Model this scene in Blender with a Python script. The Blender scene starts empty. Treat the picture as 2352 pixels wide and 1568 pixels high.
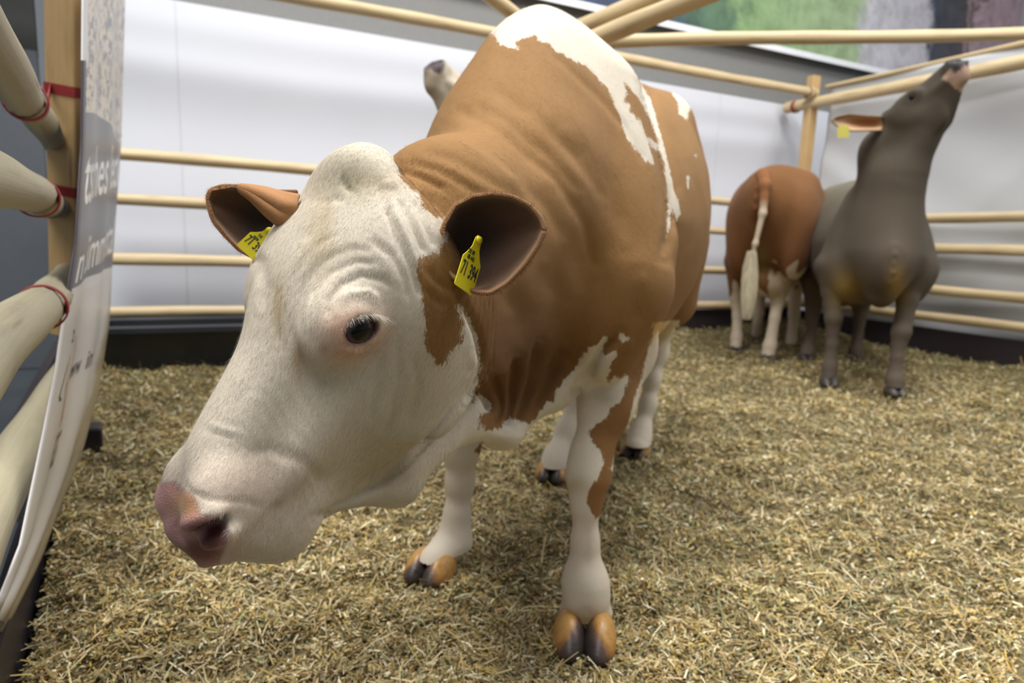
import bpy, bmesh, math, random
import numpy as np
from mathutils import Vector, Matrix

# ------------------------------------------------------------------ camera
FPX = 1480.0; CX, CY = 1176.0, 784.0; CAMH = 0.95
_p = math.radians(9.1); _r = math.radians(2.15)
_r0 = np.array([1, 0, 0.]); _u0 = np.array([0, math.sin(_p), math.cos(_p)])
FW = np.array([0, math.cos(_p), -math.sin(_p)])
RT = _r0 * math.cos(_r) + _u0 * math.sin(_r)
UP = _u0 * math.cos(_r) - _r0 * math.sin(_r)
ORG = np.array([0, 0, CAMH])
def ray(x, y): return FW + RT * ((x - CX) / FPX) - UP * ((y - CY) / FPX)
def P(x, y, d): return ORG + ray(x, y) * d                   # point at depth d
def W(x, y, wy): v = ray(x, y); return ORG + v * (wy / v[1])  # point with world y
def G(x, y, z=0.0): v = ray(x, y); return ORG + v * ((z - CAMH) / v[2])
def proj(p):
    q = np.asarray(p) - ORG; z = q @ FW
    return np.stack([CX + FPX * (q @ RT) / z, CY - FPX * (q @ UP) / z, z], -1)

sc = bpy.context.scene
COL = sc.collection
camd = bpy.data.cameras.new('camera'); cam = bpy.data.objects.new('camera', camd); COL.objects.link(cam)
m = Matrix(((RT[0], UP[0], -FW[0], 0), (RT[1], UP[1], -FW[1], 0), (RT[2], UP[2], -FW[2], CAMH), (0, 0, 0, 1)))
cam.matrix_world = m
camd.sensor_width = 36; camd.lens = 36 * FPX / 2352; camd.clip_start = .02
camd.dof.use_dof = True; camd.dof.focus_distance = 0.80; camd.dof.aperture_fstop = 4.2
sc.camera = cam

# ------------------------------------------------------------------ light
wd = bpy.data.worlds.new('hall_light'); sc.world = wd; wd.use_nodes = True
wd.node_tree.nodes['Background'].inputs[0].default_value = (.86, .93, 1, 1)
wd.node_tree.nodes['Background'].inputs[1].default_value = .23
def area(name, loc, size, power, color, target=None, sy=None):
    l = bpy.data.lights.new(name, 'AREA'); l.energy = power; l.color = color
    l.shape = 'RECTANGLE'; l.size = size; l.size_y = sy or size
    o = bpy.data.objects.new(name, l); COL.objects.link(o); o.location = loc
    d = Vector(target or (loc[0], loc[1], 0)) - Vector(loc)
    o.rotation_euler = d.to_track_quat('-Z', 'Y').to_euler()
    return o
area('hall_lamp', (-1.8, .9, 7.2), 2.2, 600, (1, .985, .955))
area('hall_lamp', (2.2, 2.9, 7.4), 2.4, 520, (1, .985, .955))
area('hall_lamp', (-.8, -2.0, 6.0), 2.4, 160, (1, .985, .955), (0, 1.5, .8))
area('hall_lamp', (5.5, 2.2, 5.8), 2.4, 190, (1, .985, .955), (2.5, 3.5, 0))
sc.view_settings.view_transform = 'Standard'; sc.view_settings.look = 'None'
sc.view_settings.gamma = 1; sc.view_settings.use_curve_mapping = False
sc.view_settings.exposure = -0.17

# ------------------------------------------------------------------ helpers
def tag(o, label=None, cat=None, group=None, kind=None):
    if label: o['label'] = label
    if cat: o['category'] = cat
    if group: o['group'] = group
    if kind: o['kind'] = kind
    return o
def empty(name, loc=(0, 0, 0)):
    o = bpy.data.objects.new(name, None); COL.objects.link(o); o.location = Vector(loc); o.empty_display_size = .1
    return o
def link(name, me, mat=None, parent=None, smooth=True):
    o = bpy.data.objects.new(name, me); COL.objects.link(o)
    if mat and not me.materials: me.materials.append(mat)
    if smooth: me.shade_smooth()
    if parent is not None:
        o.parent = parent; o.matrix_parent_inverse = Matrix.Translation(-Vector(parent.location))
    return o
def pydata(name, v, f):
    me = bpy.data.meshes.new(name); me.from_pydata([tuple(map(float, a)) for a in v], [], f); me.update(); return me
def fastmesh(name, V, Q):
    V = np.ascontiguousarray(V, np.float32); Q = np.ascontiguousarray(Q, np.int32); k = Q.shape[1]
    me = bpy.data.meshes.new(name)
    me.vertices.add(len(V)); me.vertices.foreach_set('co', V.ravel())
    me.loops.add(Q.size); me.loops.foreach_set('vertex_index', Q.ravel())
    me.polygons.add(len(Q)); me.polygons.foreach_set('loop_start', np.arange(0, Q.size, k, dtype=np.int32))
    me.update(calc_edges=True); return me
def setcol(me, name, C):
    a = me.color_attributes.new(name, 'FLOAT_COLOR', 'POINT')
    C4 = np.ones((len(me.vertices), 4), np.float32); C4[:, :3] = C; a.data.foreach_set('color', C4.ravel())
def setf(me, name, F):
    a = me.attributes.new(name, 'FLOAT', 'POINT'); a.data.foreach_set('value', np.asarray(F, np.float32))

class NT:
    def __init__(s, name):
        s.m = bpy.data.materials.new(name); s.m.use_nodes = True; s.t = s.m.node_tree; s.t.nodes.clear()
        s.out = s.t.nodes.new('ShaderNodeOutputMaterial'); s.b = s.t.nodes.new('ShaderNodeBsdfPrincipled')
        s.t.links.new(s.b.outputs[0], s.out.inputs[0])
    def n(s, k, **kw):
        o = s.t.nodes.new('ShaderNode' + k)
        for a, v in kw.items():
            if a.startswith('i_'):
                key = a[2:]; key = int(key) if key.isdigit() else key.replace('_', ' ')
                if isinstance(v, bpy.types.NodeSocket): s.t.links.new(v, o.inputs[key])
                else: o.inputs[key].default_value = v
            else: setattr(o, a, v)
        return o
    def l(s, a, b): s.t.links.new(a, b)
    def coord(s, which='Object'): return s.n('TexCoord').outputs[which]
    def mapping(s, vec, scale=(1, 1, 1), rot=(0, 0, 0)):
        o = s.n('Mapping', i_Scale=scale, i_Rotation=rot); s.l(vec, o.inputs[0]); return o.outputs[0]
    def noise(s, vec, scale, detail=3, rough=.5):
        o = s.n('TexNoise', i_Scale=scale, i_Detail=detail, i_Roughness=rough)
        if vec is not None: s.l(vec, o.inputs['Vector'])
        return o.outputs['Fac']
    def ramp(s, fac, stops):
        o = s.n('ValToRGB'); s.l(fac, o.inputs[0]); e = o.color_ramp.elements
        while len(e) < len(stops): e.new(.5)
        for q, (p_, c) in zip(e, stops): q.position = p_; q.color = (*c, 1)
        return o.outputs[0]
    def mix(s, fac, a, b, mode='MIX'):
        o = s.n('Mix', data_type='RGBA', blend_type=mode)
        for k, v in ((0, fac), (6, a), (7, b)):
            if isinstance(v, bpy.types.NodeSocket): s.l(v, o.inputs[k])
            else: o.inputs[k].default_value = v if k == 0 else ((*v, 1) if len(v) == 3 else v)
        return o.outputs[2]
    def math(s, op, a, b=0.0, clamp=False):
        o = s.n('Math', operation=op, use_clamp=clamp)
        for k, v in ((0, a), (1, b)):
            if isinstance(v, bpy.types.NodeSocket): s.l(v, o.inputs[k])
            else: o.inputs[k].default_value = v
        return o.outputs[0]
    def bump(s, h, strength=.3, dist=.002, nrm=None):
        o = s.n('Bump', i_Strength=strength, i_Distance=dist); s.l(h, o.inputs['Height'])
        if nrm is not None: s.l(nrm, o.inputs['Normal'])
        return o.outputs[0]
    def set(s, color=None, rough=None, normal=None, **kw):
        for k, v in (('Base Color', color), ('Roughness', rough), ('Normal', normal)):
            if v is None: continue
            if isinstance(v, bpy.types.NodeSocket): s.l(v, s.b.inputs[k])
            else: s.b.inputs[k].default_value = (*v, 1) if k == 'Base Color' else v
        for k, v in kw.items():
            s.b.inputs[k.replace('_', ' ')].default_value = v
        return s.m
def plain(name, c, rough=.6, **kw):
    n = NT(name); g = n.noise(n.coord(), 30, 4)
    return n.set(n.mix(g, tuple(x * .88 for x in c), tuple(min(1, x * 1.08) for x in c)), rough, **kw)

# ------------------------------------------------------------------ implicit sculpting engine
def smin(a, b, k):
    h = np.maximum(k - np.abs(a - b), 0) / k
    return np.minimum(a, b) - h * h * k * .25
def smax(a, b, k): return -smin(-a, -b, k)
class Frame:
    """rows of B are the local axes in world space"""
    def __init__(s, o, B, sc=1.0):
        s.o = np.array(o, float); s.B = np.array(B, float); s.v = np.array(sc, np.float32) * np.ones(3, np.float32); s.s = float(s.v.mean())
    def loc(s, p): return ((p - s.o.astype(np.float32)) @ s.B.T.astype(np.float32)) / s.v
    def w(s, *q): return s.o + (np.array(q, float) * s.v) @ s.B
def cone(a, b, ra, rb, k=.04, bulge=0.):
    a = np.array(a, np.float32); b = np.array(b, np.float32); ab = b - a; L2 = float(ab @ ab)
    def f(p):
        h = np.clip(((p - a) @ ab) / L2, 0, 1)
        d = p - a - h[:, None] * ab
        return np.sqrt((d * d).sum(1)) - (ra + (rb - ra) * h + bulge * 4 * h * (1 - h))
    return (f, k, 1)
def ell(fr, c, r, k=.03, sign=1, ax=None):
    c = np.array(c, np.float32); r = np.array(r, np.float32)
    A = None if ax is None else np.array(ax, np.float32)
    def f(p):
        q = (fr.loc(p) if fr else p) - c
        if A is not None: q = q @ A.T
        k0 = np.sqrt(((q / r) ** 2).sum(1)) + 1e-6; k1 = np.sqrt(((q / (r * r)) ** 2).sum(1)) + 1e-6
        return k0 * (k0 - 1) / k1 * (fr.s if fr else 1)
    return (f, k, sign)
def loft(fr, S, k=.04, axis=0):
    """S rows: u, halfwidth, top, bottom, n_top, n_bot, lower-width factor. u runs on `axis`, width on 1, height on 2"""
    S = np.array(S, float); u = S[:, 0]; t = np.linspace(u[0], u[-1], 300)
    def sp(y):   # monotone-ish cubic
        d = np.gradient(y, u); i = np.clip(np.searchsorted(u, t) - 1, 0, len(u) - 2); h = u[i + 1] - u[i]; x = (t - u[i]) / h
        return (2*x**3-3*x*x+1)*y[i] + (x**3-2*x*x+x)*h*d[i] + (-2*x**3+3*x*x)*y[i+1] + (x**3-x*x)*h*d[i+1]
    T = [sp(S[:, j]) for j in range(1, 7)]
    def f(p):
        q = fr.loc(p); uu = np.clip(q[:, 0], u[0], u[-1])
        w, top, bot, nt, nb, lw = [np.interp(uu, t, a).astype(np.float32) for a in T]
        c = (top + bot) * .5; h = (top - bot) * .5
        z = q[:, 2] - c; zz = z / h
        wf = np.where(zz < 0, 1 + (lw - 1) * np.minimum(-zz, 1.2) ** 1.5, 1)
        y = np.abs(q[:, 1]) / (w * wf); az = np.abs(zz); n = np.where(zz > 0, nt, nb)
        r = (y ** n + az ** n + 1e-9) ** (1 / n)
        L = np.sqrt(q[:, 1] ** 2 + z * z) + 1e-5
        wg = np.clip(r / .6, 0, 1) ** 2; d = wg * (L - L / np.maximum(r, .01)) + (1 - wg) * (L - np.minimum(w, h))
        du = np.abs(q[:, 0] - uu)
        return (np.where(du > 0, np.sqrt(np.maximum(d, 0) ** 2 + du * du) + np.minimum(d, 0), d) * fr.s).astype(np.float32)
    return (f, k, 1)
def field(prims):
    def F(p):
        p = np.asarray(p, np.float32); D = None
        for f, k, s in prims:
            d = f(p).astype(np.float32)
            if D is None: D = d
            elif s == 1: D = smin(D, d, k)
            else: D = smax(D, -d, k)
        return D
    return F
def chunked(F, p, n=400000): return np.concatenate([F(p[i:i + n]) for i in range(0, len(p), n)]) if len(p) else np.zeros(0, np.float32)
def grad(F, p, e=.002):
    g = np.zeros_like(p, dtype=np.float32); d0 = np.zeros(len(p), np.float32)
    for s in ((1, 1, 1), (1, -1, -1), (-1, 1, -1), (-1, -1, 1)):
        s = np.array(s, np.float32); d = chunked(F, (p + s * e).astype(np.float32)); g += d[:, None] * s; d0 += d / 4
    return g / (4 * e), d0
def polygonize(F, lo, hi, vox, B=8):
    lo = np.array(lo, float); n = (np.ceil((np.array(hi) - lo) / vox / B).astype(int)) * B; nb = n // B
    bc = np.stack(np.meshgrid(*[np.arange(k) for k in nb], indexing='ij'), -1).reshape(-1, 3)
    cen = lo + (bc * B + (B - 1) / 2) * vox
    dc = chunked(F, cen.astype(np.float32)); act = np.abs(dc) < vox * B * .87 * 1.35 + vox
    D = np.empty(tuple(n), np.float32)
    D6 = D.reshape(nb[0], B, nb[1], B, nb[2], B).transpose(0, 2, 4, 1, 3, 5)
    D6[...] = np.where(dc > 0, 1, -1).reshape(*nb, 1, 1, 1)
    off = np.stack(np.meshgrid(*[np.arange(B)] * 3, indexing='ij'), -1).reshape(-1, 3)
    A = bc[act]
    for i in range(0, len(A), 900):
        a = A[i:i + 900]; pts = lo + (a[:, None, :] * B + off[None]) * vox
        v = F(pts.reshape(-1, 3).astype(np.float32)).reshape(len(a), B, B, B)
        D6[a[:, 0], a[:, 1], a[:, 2]] = v
    s = D < 0
    c = np.zeros(tuple(n - 1), np.uint8)
    for dx in (0, 1):
        for dy in (0, 1):
            for dz in (0, 1): c += s[dx:n[0] - 1 + dx, dy:n[1] - 1 + dy, dz:n[2] - 1 + dz]
    cell = np.argwhere((c > 0) & (c < 8)); idx = np.full(tuple(n - 1), -1, np.int32); idx[tuple(cell.T)] = np.arange(len(cell))
    acc = np.zeros((len(cell), 3)); cnt = np.zeros(len(cell))
    cor = {o: D[cell[:, 0] + o[0], cell[:, 1] + o[1], cell[:, 2] + o[2]] for o in [(i, j, k) for i in (0, 1) for j in (0, 1) for k in (0, 1)]}
    for o in cor:
        for ax in range(3):
            if o[ax]: continue
            o2 = list(o); o2[ax] = 1; a, b = cor[o], cor[tuple(o2)]; mk = (a < 0) != (b < 0)
            t = np.where(mk, a / np.where(mk, a - b, 1), 0); q = np.repeat(np.array([o], float), len(t), 0); q[:, ax] = t
            acc += q * mk[:, None]; cnt += mk
    V = lo + (cell + acc / cnt[:, None]) * vox
    Q = []
    for ax in range(3):
        sl = [slice(1, -1)] * 3; s0 = list(sl); s1 = list(sl); s0[ax] = slice(0, -1); s1[ax] = slice(1, None)
        a = s[tuple(s0)]; b = s[tuple(s1)]
        e = np.argwhere(a != b); off1 = np.ones(3, int); off1[ax] = 0; e = e + off1
        fl = s[tuple(e.T)]
        u, v = (ax + 1) % 3, (ax + 2) % 3; du = np.eye(3, dtype=int)[u]; dv = np.eye(3, dtype=int)[v]
        q = np.stack([idx[tuple((e - du - dv).T)], idx[tuple((e - dv).T)], idx[tuple(e.T)], idx[tuple((e - du).T)]], 1)
        q = np.where(fl[:, None], q, q[:, ::-1]); Q.append(q[(q >= 0).all(1)])
    return V, np.concatenate(Q)
def project(F, V, it=2, mx=.006):
    V = V.astype(np.float32)
    for _ in range(it):
        g, d = grad(F, V); L = (g * g).sum(1) + 1e-6
        st = -(d / L)[:, None] * g; m_ = np.linalg.norm(st, axis=1, keepdims=True); V = V + st * np.minimum(1, mx / (m_ + 1e-9))
    return V
def mverts(me):
    a = np.empty(len(me.vertices) * 3, np.float32); me.vertices.foreach_get('co', a); return a.reshape(-1, 3)
def blob(name, prims, lo, hi, vox, it=2):
    F = field(prims); V, Q = polygonize(F, lo, hi, vox); V = project(F, V, it, vox)
    return fastmesh(name, V, Q), F
def pdist(P2, poly, closed=False):
    """distance from 2D points to a polyline"""
    poly = np.array(poly, float); n = len(poly); best = np.full(len(P2), 1e9)
    for i in range(n if closed else n - 1):
        a, b = poly[i], poly[(i + 1) % n]; ab = b - a
        h = np.clip(((P2 - a) @ ab) / (ab @ ab + 1e-9), 0, 1); best = np.minimum(best, np.linalg.norm(P2 - a - h[:, None] * ab, axis=1))
    return best
def inside(P2, poly):
    poly = np.array(poly, float); x, y = P2[:, 0], P2[:, 1]; c = np.zeros(len(P2), bool); j = len(poly) - 1
    for i in range(len(poly)):
        (xi, yi), (xj, yj) = poly[i], poly[j]
        with np.errstate(divide='ignore', invalid='ignore'):
            c ^= ((yi > y) != (yj > y)) & (x < (xj - xi) * (y - yi) / (yj - yi + 1e-12) + xi)
        j = i
    return c
def sdpoly(P2, poly): return np.where(inside(P2, poly), 1, -1) * pdist(P2, poly, True)
def march(F, x, y, d0=.45, d1=9, n=260, off=None):
    v = ray(x, y); t = np.linspace(d0, d1, n); pts = ORG + t[:, None] * v
    d = F(pts.astype(np.float32)); i = np.argmax(d < 0)
    if d[i] >= 0: return None
    a, b = t[max(i - 1, 0)], t[i]
    for _ in range(14):
        c = (a + b) / 2
        if F((ORG + c * v)[None].astype(np.float32))[0] < 0: b = c
        else: a = c
    p = ORG + b * v; g, _ = grad(F, p[None].astype(np.float32)); g = g[0] / np.linalg.norm(g[0])
    return p, g.astype(float)
def nrm(v): v = np.array(v, float); return v / np.linalg.norm(v)

TRUNK = [  # X forward, halfwidth, top, bottom, n_top, n_bot, lower width factor
    [-1.70, .07, 1.36, 1.10, 2.0, 2, 1], [-1.62, .17, 1.44, .98, 1.8, 2, .9], [-1.45, .27, 1.49, .80, 1.75, 2, .85], [-1.22, .31, 1.525, .74, 2.1, 2, .85],
    [-1.0, .35, 1.53, .62, 2.0, 2.2, .9], [-.75, .385, 1.505, .56, 1.85, 2.2, .95], [-.45, .36, 1.46, .55, 1.62, 2.2, .95],
    [-.2, .31, 1.455, .57, 1.5, 2.1, .85], [0, .27, 1.44, .58, 1.5, 2, .8], [.16, .21, 1.34, .60, 1.7, 2, .75], [.30, .12, 1.16, .66, 2, 2, .8], [.38, .04, .98, .78, 2, 2, 1]]
HEAD = [   # u from poll to muzzle, v halfwidth, w: 0 is the forehead plane
    [-.045, .035, -.010, -.10, 2, 2, 1], [-.02, .072, .004, -.16, 2.2, 2, .9], [.03, .118, .012, -.23, 2.2, 2, .8], [.09, .134, .020, -.30, 2.4, 2, .62], [.15, .130, .020, -.335, 2.7, 2.2, .54],
    [.21, .112, .010, -.345, 2.5, 2.2, .54], [.27, .090, -.006, -.325, 2.4, 2.2, .54], [.33, .074, -.010, -.285, 2.3, 2.2, .60], [.39, .064, -.013, -.240, 2.3, 2.2, .72],
    [.44, .062, -.016, -.195, 2.3, 2.3, .8], [.475, .060, -.026, -.182, 2.4, 2.4, .8], [.505, .050, -.045, -.158, 2.3, 2.3, .85], [.522, .028, -.08, -.132, 2, 2, .9]]
def head_prims(hf, far_u=0.):
    pr = [loft(hf, HEAD, .04)]
    pr.append(ell(hf, (-.014, 0, -.018), (.050, .056, .044), .04))                     # poll
    for s in (-1, 1):
        if far_u and s < 0: pr.append(ell(hf, (.47, -.036, -.070), (.05, .022, .042), .03))
        pr.append(ell(hf, (.215 + (far_u if s < 0 else 0), s * .090, -.050), (.060, .028, .046), .03))          # orbit
        pr.append(ell(hf, (.19, s * .058, -.23), (.11, .032, .11), .03))            # masseter
        pr.append(ell(hf, (.30, s * .062, -.115), (.11, .014, .018), .04))             # facial crest
        pr.append(ell(hf, (.465, s * .042, -.065), (.045, .026, .042), .025))            # nostril wing
    pr.append(ell(hf, (.435, 0, -.165), (.062, .046, .042), .03))                      # chin
    return pr
def leg(pts, k=.035, b=0):
    return [cone(a[0], c[0], a[1], c[1], k) for a, c in zip(pts[:-1], pts[1:])]
# ------------------------------------------------------------------ the setting
BD = nrm((.9, .437, 0)); BN = np.array([.437, -.9, 0]) / 1.0005     # along the back fence, and into the pen
RD = nrm((.438, -.899, 0)); RN = nrm((-.899, -.438, 0))
CORNER = W(1866, 300, 7.0); CORNER[2] = 0
LH_ = math.radians(31.2); LD = np.array([-math.sin(LH_), math.cos(LH_), 0]); LN = np.array([math.cos(LH_), math.sin(LH_), 0]); LP = -LN * .235
def onplane(x, y, p0, n): v = ray(x, y); return ORG + v * (((p0 - ORG) @ n) / (v @ n))
def slab(name, p, d, n, s0, s1, z0, z1, th, mat, kind='structure', parent=None, nx=1, nz=1, f=None):
    """upright sheet from p+d*s0 to p+d*s1, its front on the side of n, th thick behind it"""
    V = []; F = []
    for side in (0, 1):
        for i in range(nx + 1):
            for j in range(nz + 1):
                s = s0 + (s1 - s0) * i / nx; z = z0 + (z1 - z0) * j / nz; off = (f(s, z) if f else 0) - th * side
                V.append(p + d * s + n * off + np.array([0, 0, z]))
    A = (nx + 1) * (nz + 1); k = lambda i, j: i * (nz + 1) + j
    for i in range(nx):
        for j in range(nz):
            q = (k(i, j), k(i + 1, j), k(i + 1, j + 1), k(i, j + 1)); F.append(q); F.append(tuple(A + a for a in q[::-1]))
    rim = [k(i, 0) for i in range(nx + 1)] + [k(nx, j) for j in range(1, nz + 1)] + [k(i, nz) for i in range(nx - 1, -1, -1)] + [k(0, j) for j in range(nz - 1, 0, -1)]
    for a, b in zip(rim, rim[1:] + rim[:1]): F.append((b, a, a + A, b + A))
    me = pydata(name, V, F)
    o = link(name, me, mat, parent, smooth=bool(f))
    if kind: tag(o, kind=kind)
    return o
def wood(name, base, dark, seed=0, axis=None, rough=.55):
    n = NT(name); u = n.n('UVMap').outputs[0]
    g = n.noise(n.mapping(u, (60, 1.2, 1), (0, 0, 0)), 1.0, 5, .6); k = n.n('TexVoronoi', i_Scale=1.0, feature='SMOOTH_F1'); n.l(n.mapping(u, (9, 1.8, 1)), k.inputs[0])
    c = n.mix(g, tuple(x * .82 for x in base), tuple(min(1, x * 1.12) for x in base))
    kn = n.ramp(k.outputs['Distance'], [(.04, (1, 1, 1)), (.16, (0, 0, 0))])
    c = n.mix(n.math('MULTIPLY', kn, .8), c, dark)
    g2 = n.noise(n.mapping(u, (7, 3.0, 1)), 1.0, 4, .6); c = n.mix(n.math('MULTIPLY', n.ramp(g2, [(.5, (0, 0, 0)), (.72, (1, 1, 1))]), .38), c, dark)
    return n.set(c, rough, n.bump(g, .25, .003))
POLE = wood('peeled_wood', (.60, .47, .28), (.25, .15, .06))
POLE2 = wood('fence_log', (.37, .33, .225), (.17, .13, .08))
POSTW = wood('post_wood', (.56, .37, .17), (.25, .13, .05))
def pole(a, b, r, name='rail', mat=None, parent=None, seed=0, label=None, cat=None, group=None, seg=28, r2=None):
    a = np.array(a, float); b = np.array(b, float); d = b - a; L = np.linalg.norm(d); d /= L
    u = nrm(np.cross(d, (0, 0, 1) if abs(d[2]) < .9 else (1, 0, 0))); w = np.cross(d, u); rs = random.Random(seed + 17)
    n = 14; V = []; UV = []; ph = [rs.uniform(0, 6) for _ in range(6)]; r2 = r2 or r * .93
    ts = [0, .004 / L] + list(np.linspace(.02 / L, 1 - .02 / L, seg)) + [1 - .004 / L, 1]
    for i, t in enumerate(ts):
        c = a + d * L * t + u * r * .22 * math.sin(t * L * 2.1 + ph[0]) * (t > 0) + w * r * .18 * math.sin(t * L * 1.7 + ph[1])
        rr = (r + (r2 - r) * t) * (.86 if i in (0, len(ts) - 1) else 1) * (1 + .035 * math.sin(t * L * 9 + ph[2]))
        for k in range(n):
            an = 2 * math.pi * k / n; q = rr * (1 + .04 * math.sin(3 * an + ph[3] + t * 4)); V.append(c + u * q * math.cos(an) + w * q * math.sin(an))
    F = []; m_ = len(ts)
    for i in range(m_ - 1):
        for k in range(n): F.append((i * n + k, i * n + (k + 1) % n, (i + 1) * n + (k + 1) % n, (i + 1) * n + k))
    F.append(tuple(range(n))[::-1]); F.append(tuple((m_ - 1) * n + k for k in range(n)))
    me = pydata(name, V, F); uv = me.uv_layers.new(name='UVMap')
    for p in me.polygons:
        for j, li in enumerate(p.loop_indices):
            vi = me.loops[li].vertex_index; i, k = divmod(vi, n)
            if k == 0 and any(me.loops[x].vertex_index % n == n - 1 for x in p.loop_indices): k = n
            uv.data[li].uv = (k / n + seed * .37, ts[i] * L + seed * 1.3)
    o = link(name, me, mat or POLE, parent)
    if label: tag(o, label, cat, group)
    return o
def beam(name, p, ex, ey, w, d, z0, z1, mat, parent=None):
    V = []; n = 12
    for j in range(n + 1):
        z = z0 + (z1 - z0) * j / n
        for a, b in ((-1, -1), (1, -1), (1, 1), (-1, 1)): V.append(p + ex * a * w / 2 + ey * b * d / 2 + np.array([0, 0, z]))
    F = [(j * 4 + k, j * 4 + (k + 1) % 4, (j + 1) * 4 + (k + 1) % 4, (j + 1) * 4 + k) for j in range(n) for k in range(4)] + [(3, 2, 1, 0), tuple(n * 4 + k for k in range(4))]
    me = pydata(name, V, F); uv = me.uv_layers.new(name='UVMap')
    for p_ in me.polygons:
        for li in p_.loop_indices:
            vi = me.loops[li].vertex_index; j, k = divmod(vi, 4); uv.data[li].uv = (k * .25, z0 + (z1 - z0) * j / n)
    o = link(name, me, mat, parent, smooth=False); m_ = o.modifiers.new('b', 'BEVEL'); m_.width = .008; m_.segments = 2
    return o

# walls
n = NT('white_panel'); co = n.coord(); g = n.noise(co, 1.2, 3)
WALLW = n.set(n.mix(g, (.64, .66, .73), (.68, .70, .77)), .85, Specular_IOR_Level=.2)
GREYU = plain('grey_fascia', (.21, .21, .205), .7); TRIMW = plain('white_trim', (.85, .87, .92), .4)
bp = CORNER - BN * .42
slab('wall_back', bp, BD, BN, -6.62, 2.2, -.05, 2.50, .05, WALLW)
slab('wall_back_upper', bp - BN * .10, BD, BN, -9, 4.2, 2.42, 3.15, .05, GREYU)
slab('trim_1', bp, BD, BN, -9, 4.2, 3.025, 3.085, .02, TRIMW)
for i, s in enumerate((-5.9, -3.4, -.9)):
    slab('trim_%d' % (i + 2), bp + BN * .003, BD, BN, s, s + .012, 0, 2.50, .003, plain('panel_joint', (.62, .64, .70), .5))
# painted mural: green meadow, pale blossom, dark trunk, pink flowers
n = NT('mural_print'); u = n.coord('Object'); sx = n.n('SeparateXYZ'); n.l(u, sx.inputs[0])
s_ = n.math('ADD', n.math('MULTIPLY', sx.outputs[0], float(BD[0])), n.math('MULTIPLY', sx.outputs[1], float(BD[1])))
nz = n.noise(u, 1.7, 7, .7)
t = n.math('ADD', s_, n.math('MULTIPLY', n.math('SUBTRACT', nz, .5), 1.5))
s0 = float(CORNER @ BD)
t = n.math('MULTIPLY', n.math('SUBTRACT', t, s0 - 3.2), 1 / 6.5)
c = n.ramp(t, [(0, (.035, .05, .11)), (.24, (.04, .06, .13)), (.27, (.06, .11, .09)), (.36, (.10, .18, .11)), (.39, (.23, .35, .17)), (.64, (.34, .45, .27)), (.69, (.55, .54, .60)), (.83, (.52, .50, .56)), (.86, (.06, .07, .10)), (.95, (.09, .08, .09)), (.97, (.38, .26, .28)), (.985, (.12, .10, .11)), (1, (.45, .33, .38))])
n2 = n.noise(u, 5, 6, .7); c = n.mix(.7, c, n.ramp(n2, [(.3, (.45, .5, .45)), (.55, (1, 1, 1)), (.72, (1.25, 1.25, 1.2))]), 'MULTIPLY')
mural = slab('mural_banner', bp - BN * .005, BD, BN, -5.2, 4.2, 3.086, 5.6, .03, n.set(c, .5), kind=None)
tag(mural, 'large green meadow mural hanging above the back wall with pale and pink blossoms', 'banner')
# dark hall partitions left of the white wall
PGREY = plain('partition_grey', (.075, .085, .10), .6); PDARK = plain('partition_dark', (.012, .014, .013), .7)
lw = onplane(97, 300, bp + BN * .06, BN); sl = (lw - bp) @ BD
slab('wall_left', bp + BN * .06, BD, BN, -12, sl, -.05, 2.03, .05, PGREY); slab('wall_left_upper', bp + BN * .05, BD, BN, -12, sl, 2.0, 5.0, .05, PDARK)
HF_ = NT('hall_floor'); co = HF_.coord(); g = HF_.noise(co, 3, 4)
HALL = HF_.set(HF_.mix(g, (.03, .036, .042), (.06, .07, .08)), .35)
o = link('floor', pydata('floor', [(-14, -6, -.06), (12, -6, -.06), (12, 14, -.06), (-14, 14, -.06)], [(0, 1, 2, 3)]), HALL); tag(o, kind='structure')
# far hall walls and roof, so the place is closed from other viewpoints
HW = plain('hall_wall', (.42, .44, .46), .8)
for nm, p, d, nn_, a, b in (('wall_right', np.array([9, 0, 0.]), np.array([0, 1., 0]), np.array([-1., 0, 0]), -6, 12), ('wall_front', np.array([0, -5, 0.]), np.array([1., 0, 0]), np.array([0, 1., 0]), -10, 9)):
    slab(nm, p, d, nn_, a, b, 0, 6.5, .1, HW)

# back fence
fence = empty('pole_fence', tuple(CORNER - BD * 3)); tag(fence, 'back fence of five peeled round rails in front of the white wall', 'fence')
for i, (z, r, s0_, s1_) in enumerate(((2.53, .046, -7.3, -.02), (1.383, .040, -6.4, .25), (1.10, .038, -6.4, .25), (.712, .040, -6.4, .25), (.363, .040, -6.4, .25))):
    pole(CORNER + BD * s0_ + BN * .02 + (0, 0, z), CORNER + BD * s1_ + BN * .02 + (0, 0, z), r, parent=fence, seed=i, seg=40)
DARKB = plain('kick_board', (.022, .016, .020), .5)
slab('kick_board', CORNER, BD, BN, -6.5, 0, -.05, .315, .04, DARKB, kind=None, parent=fence)
beam('post', CORNER - BN * .05 + RN * -.0, BD, BN, .11, .09, -.05, 2.72, POSTW, fence)
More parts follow.
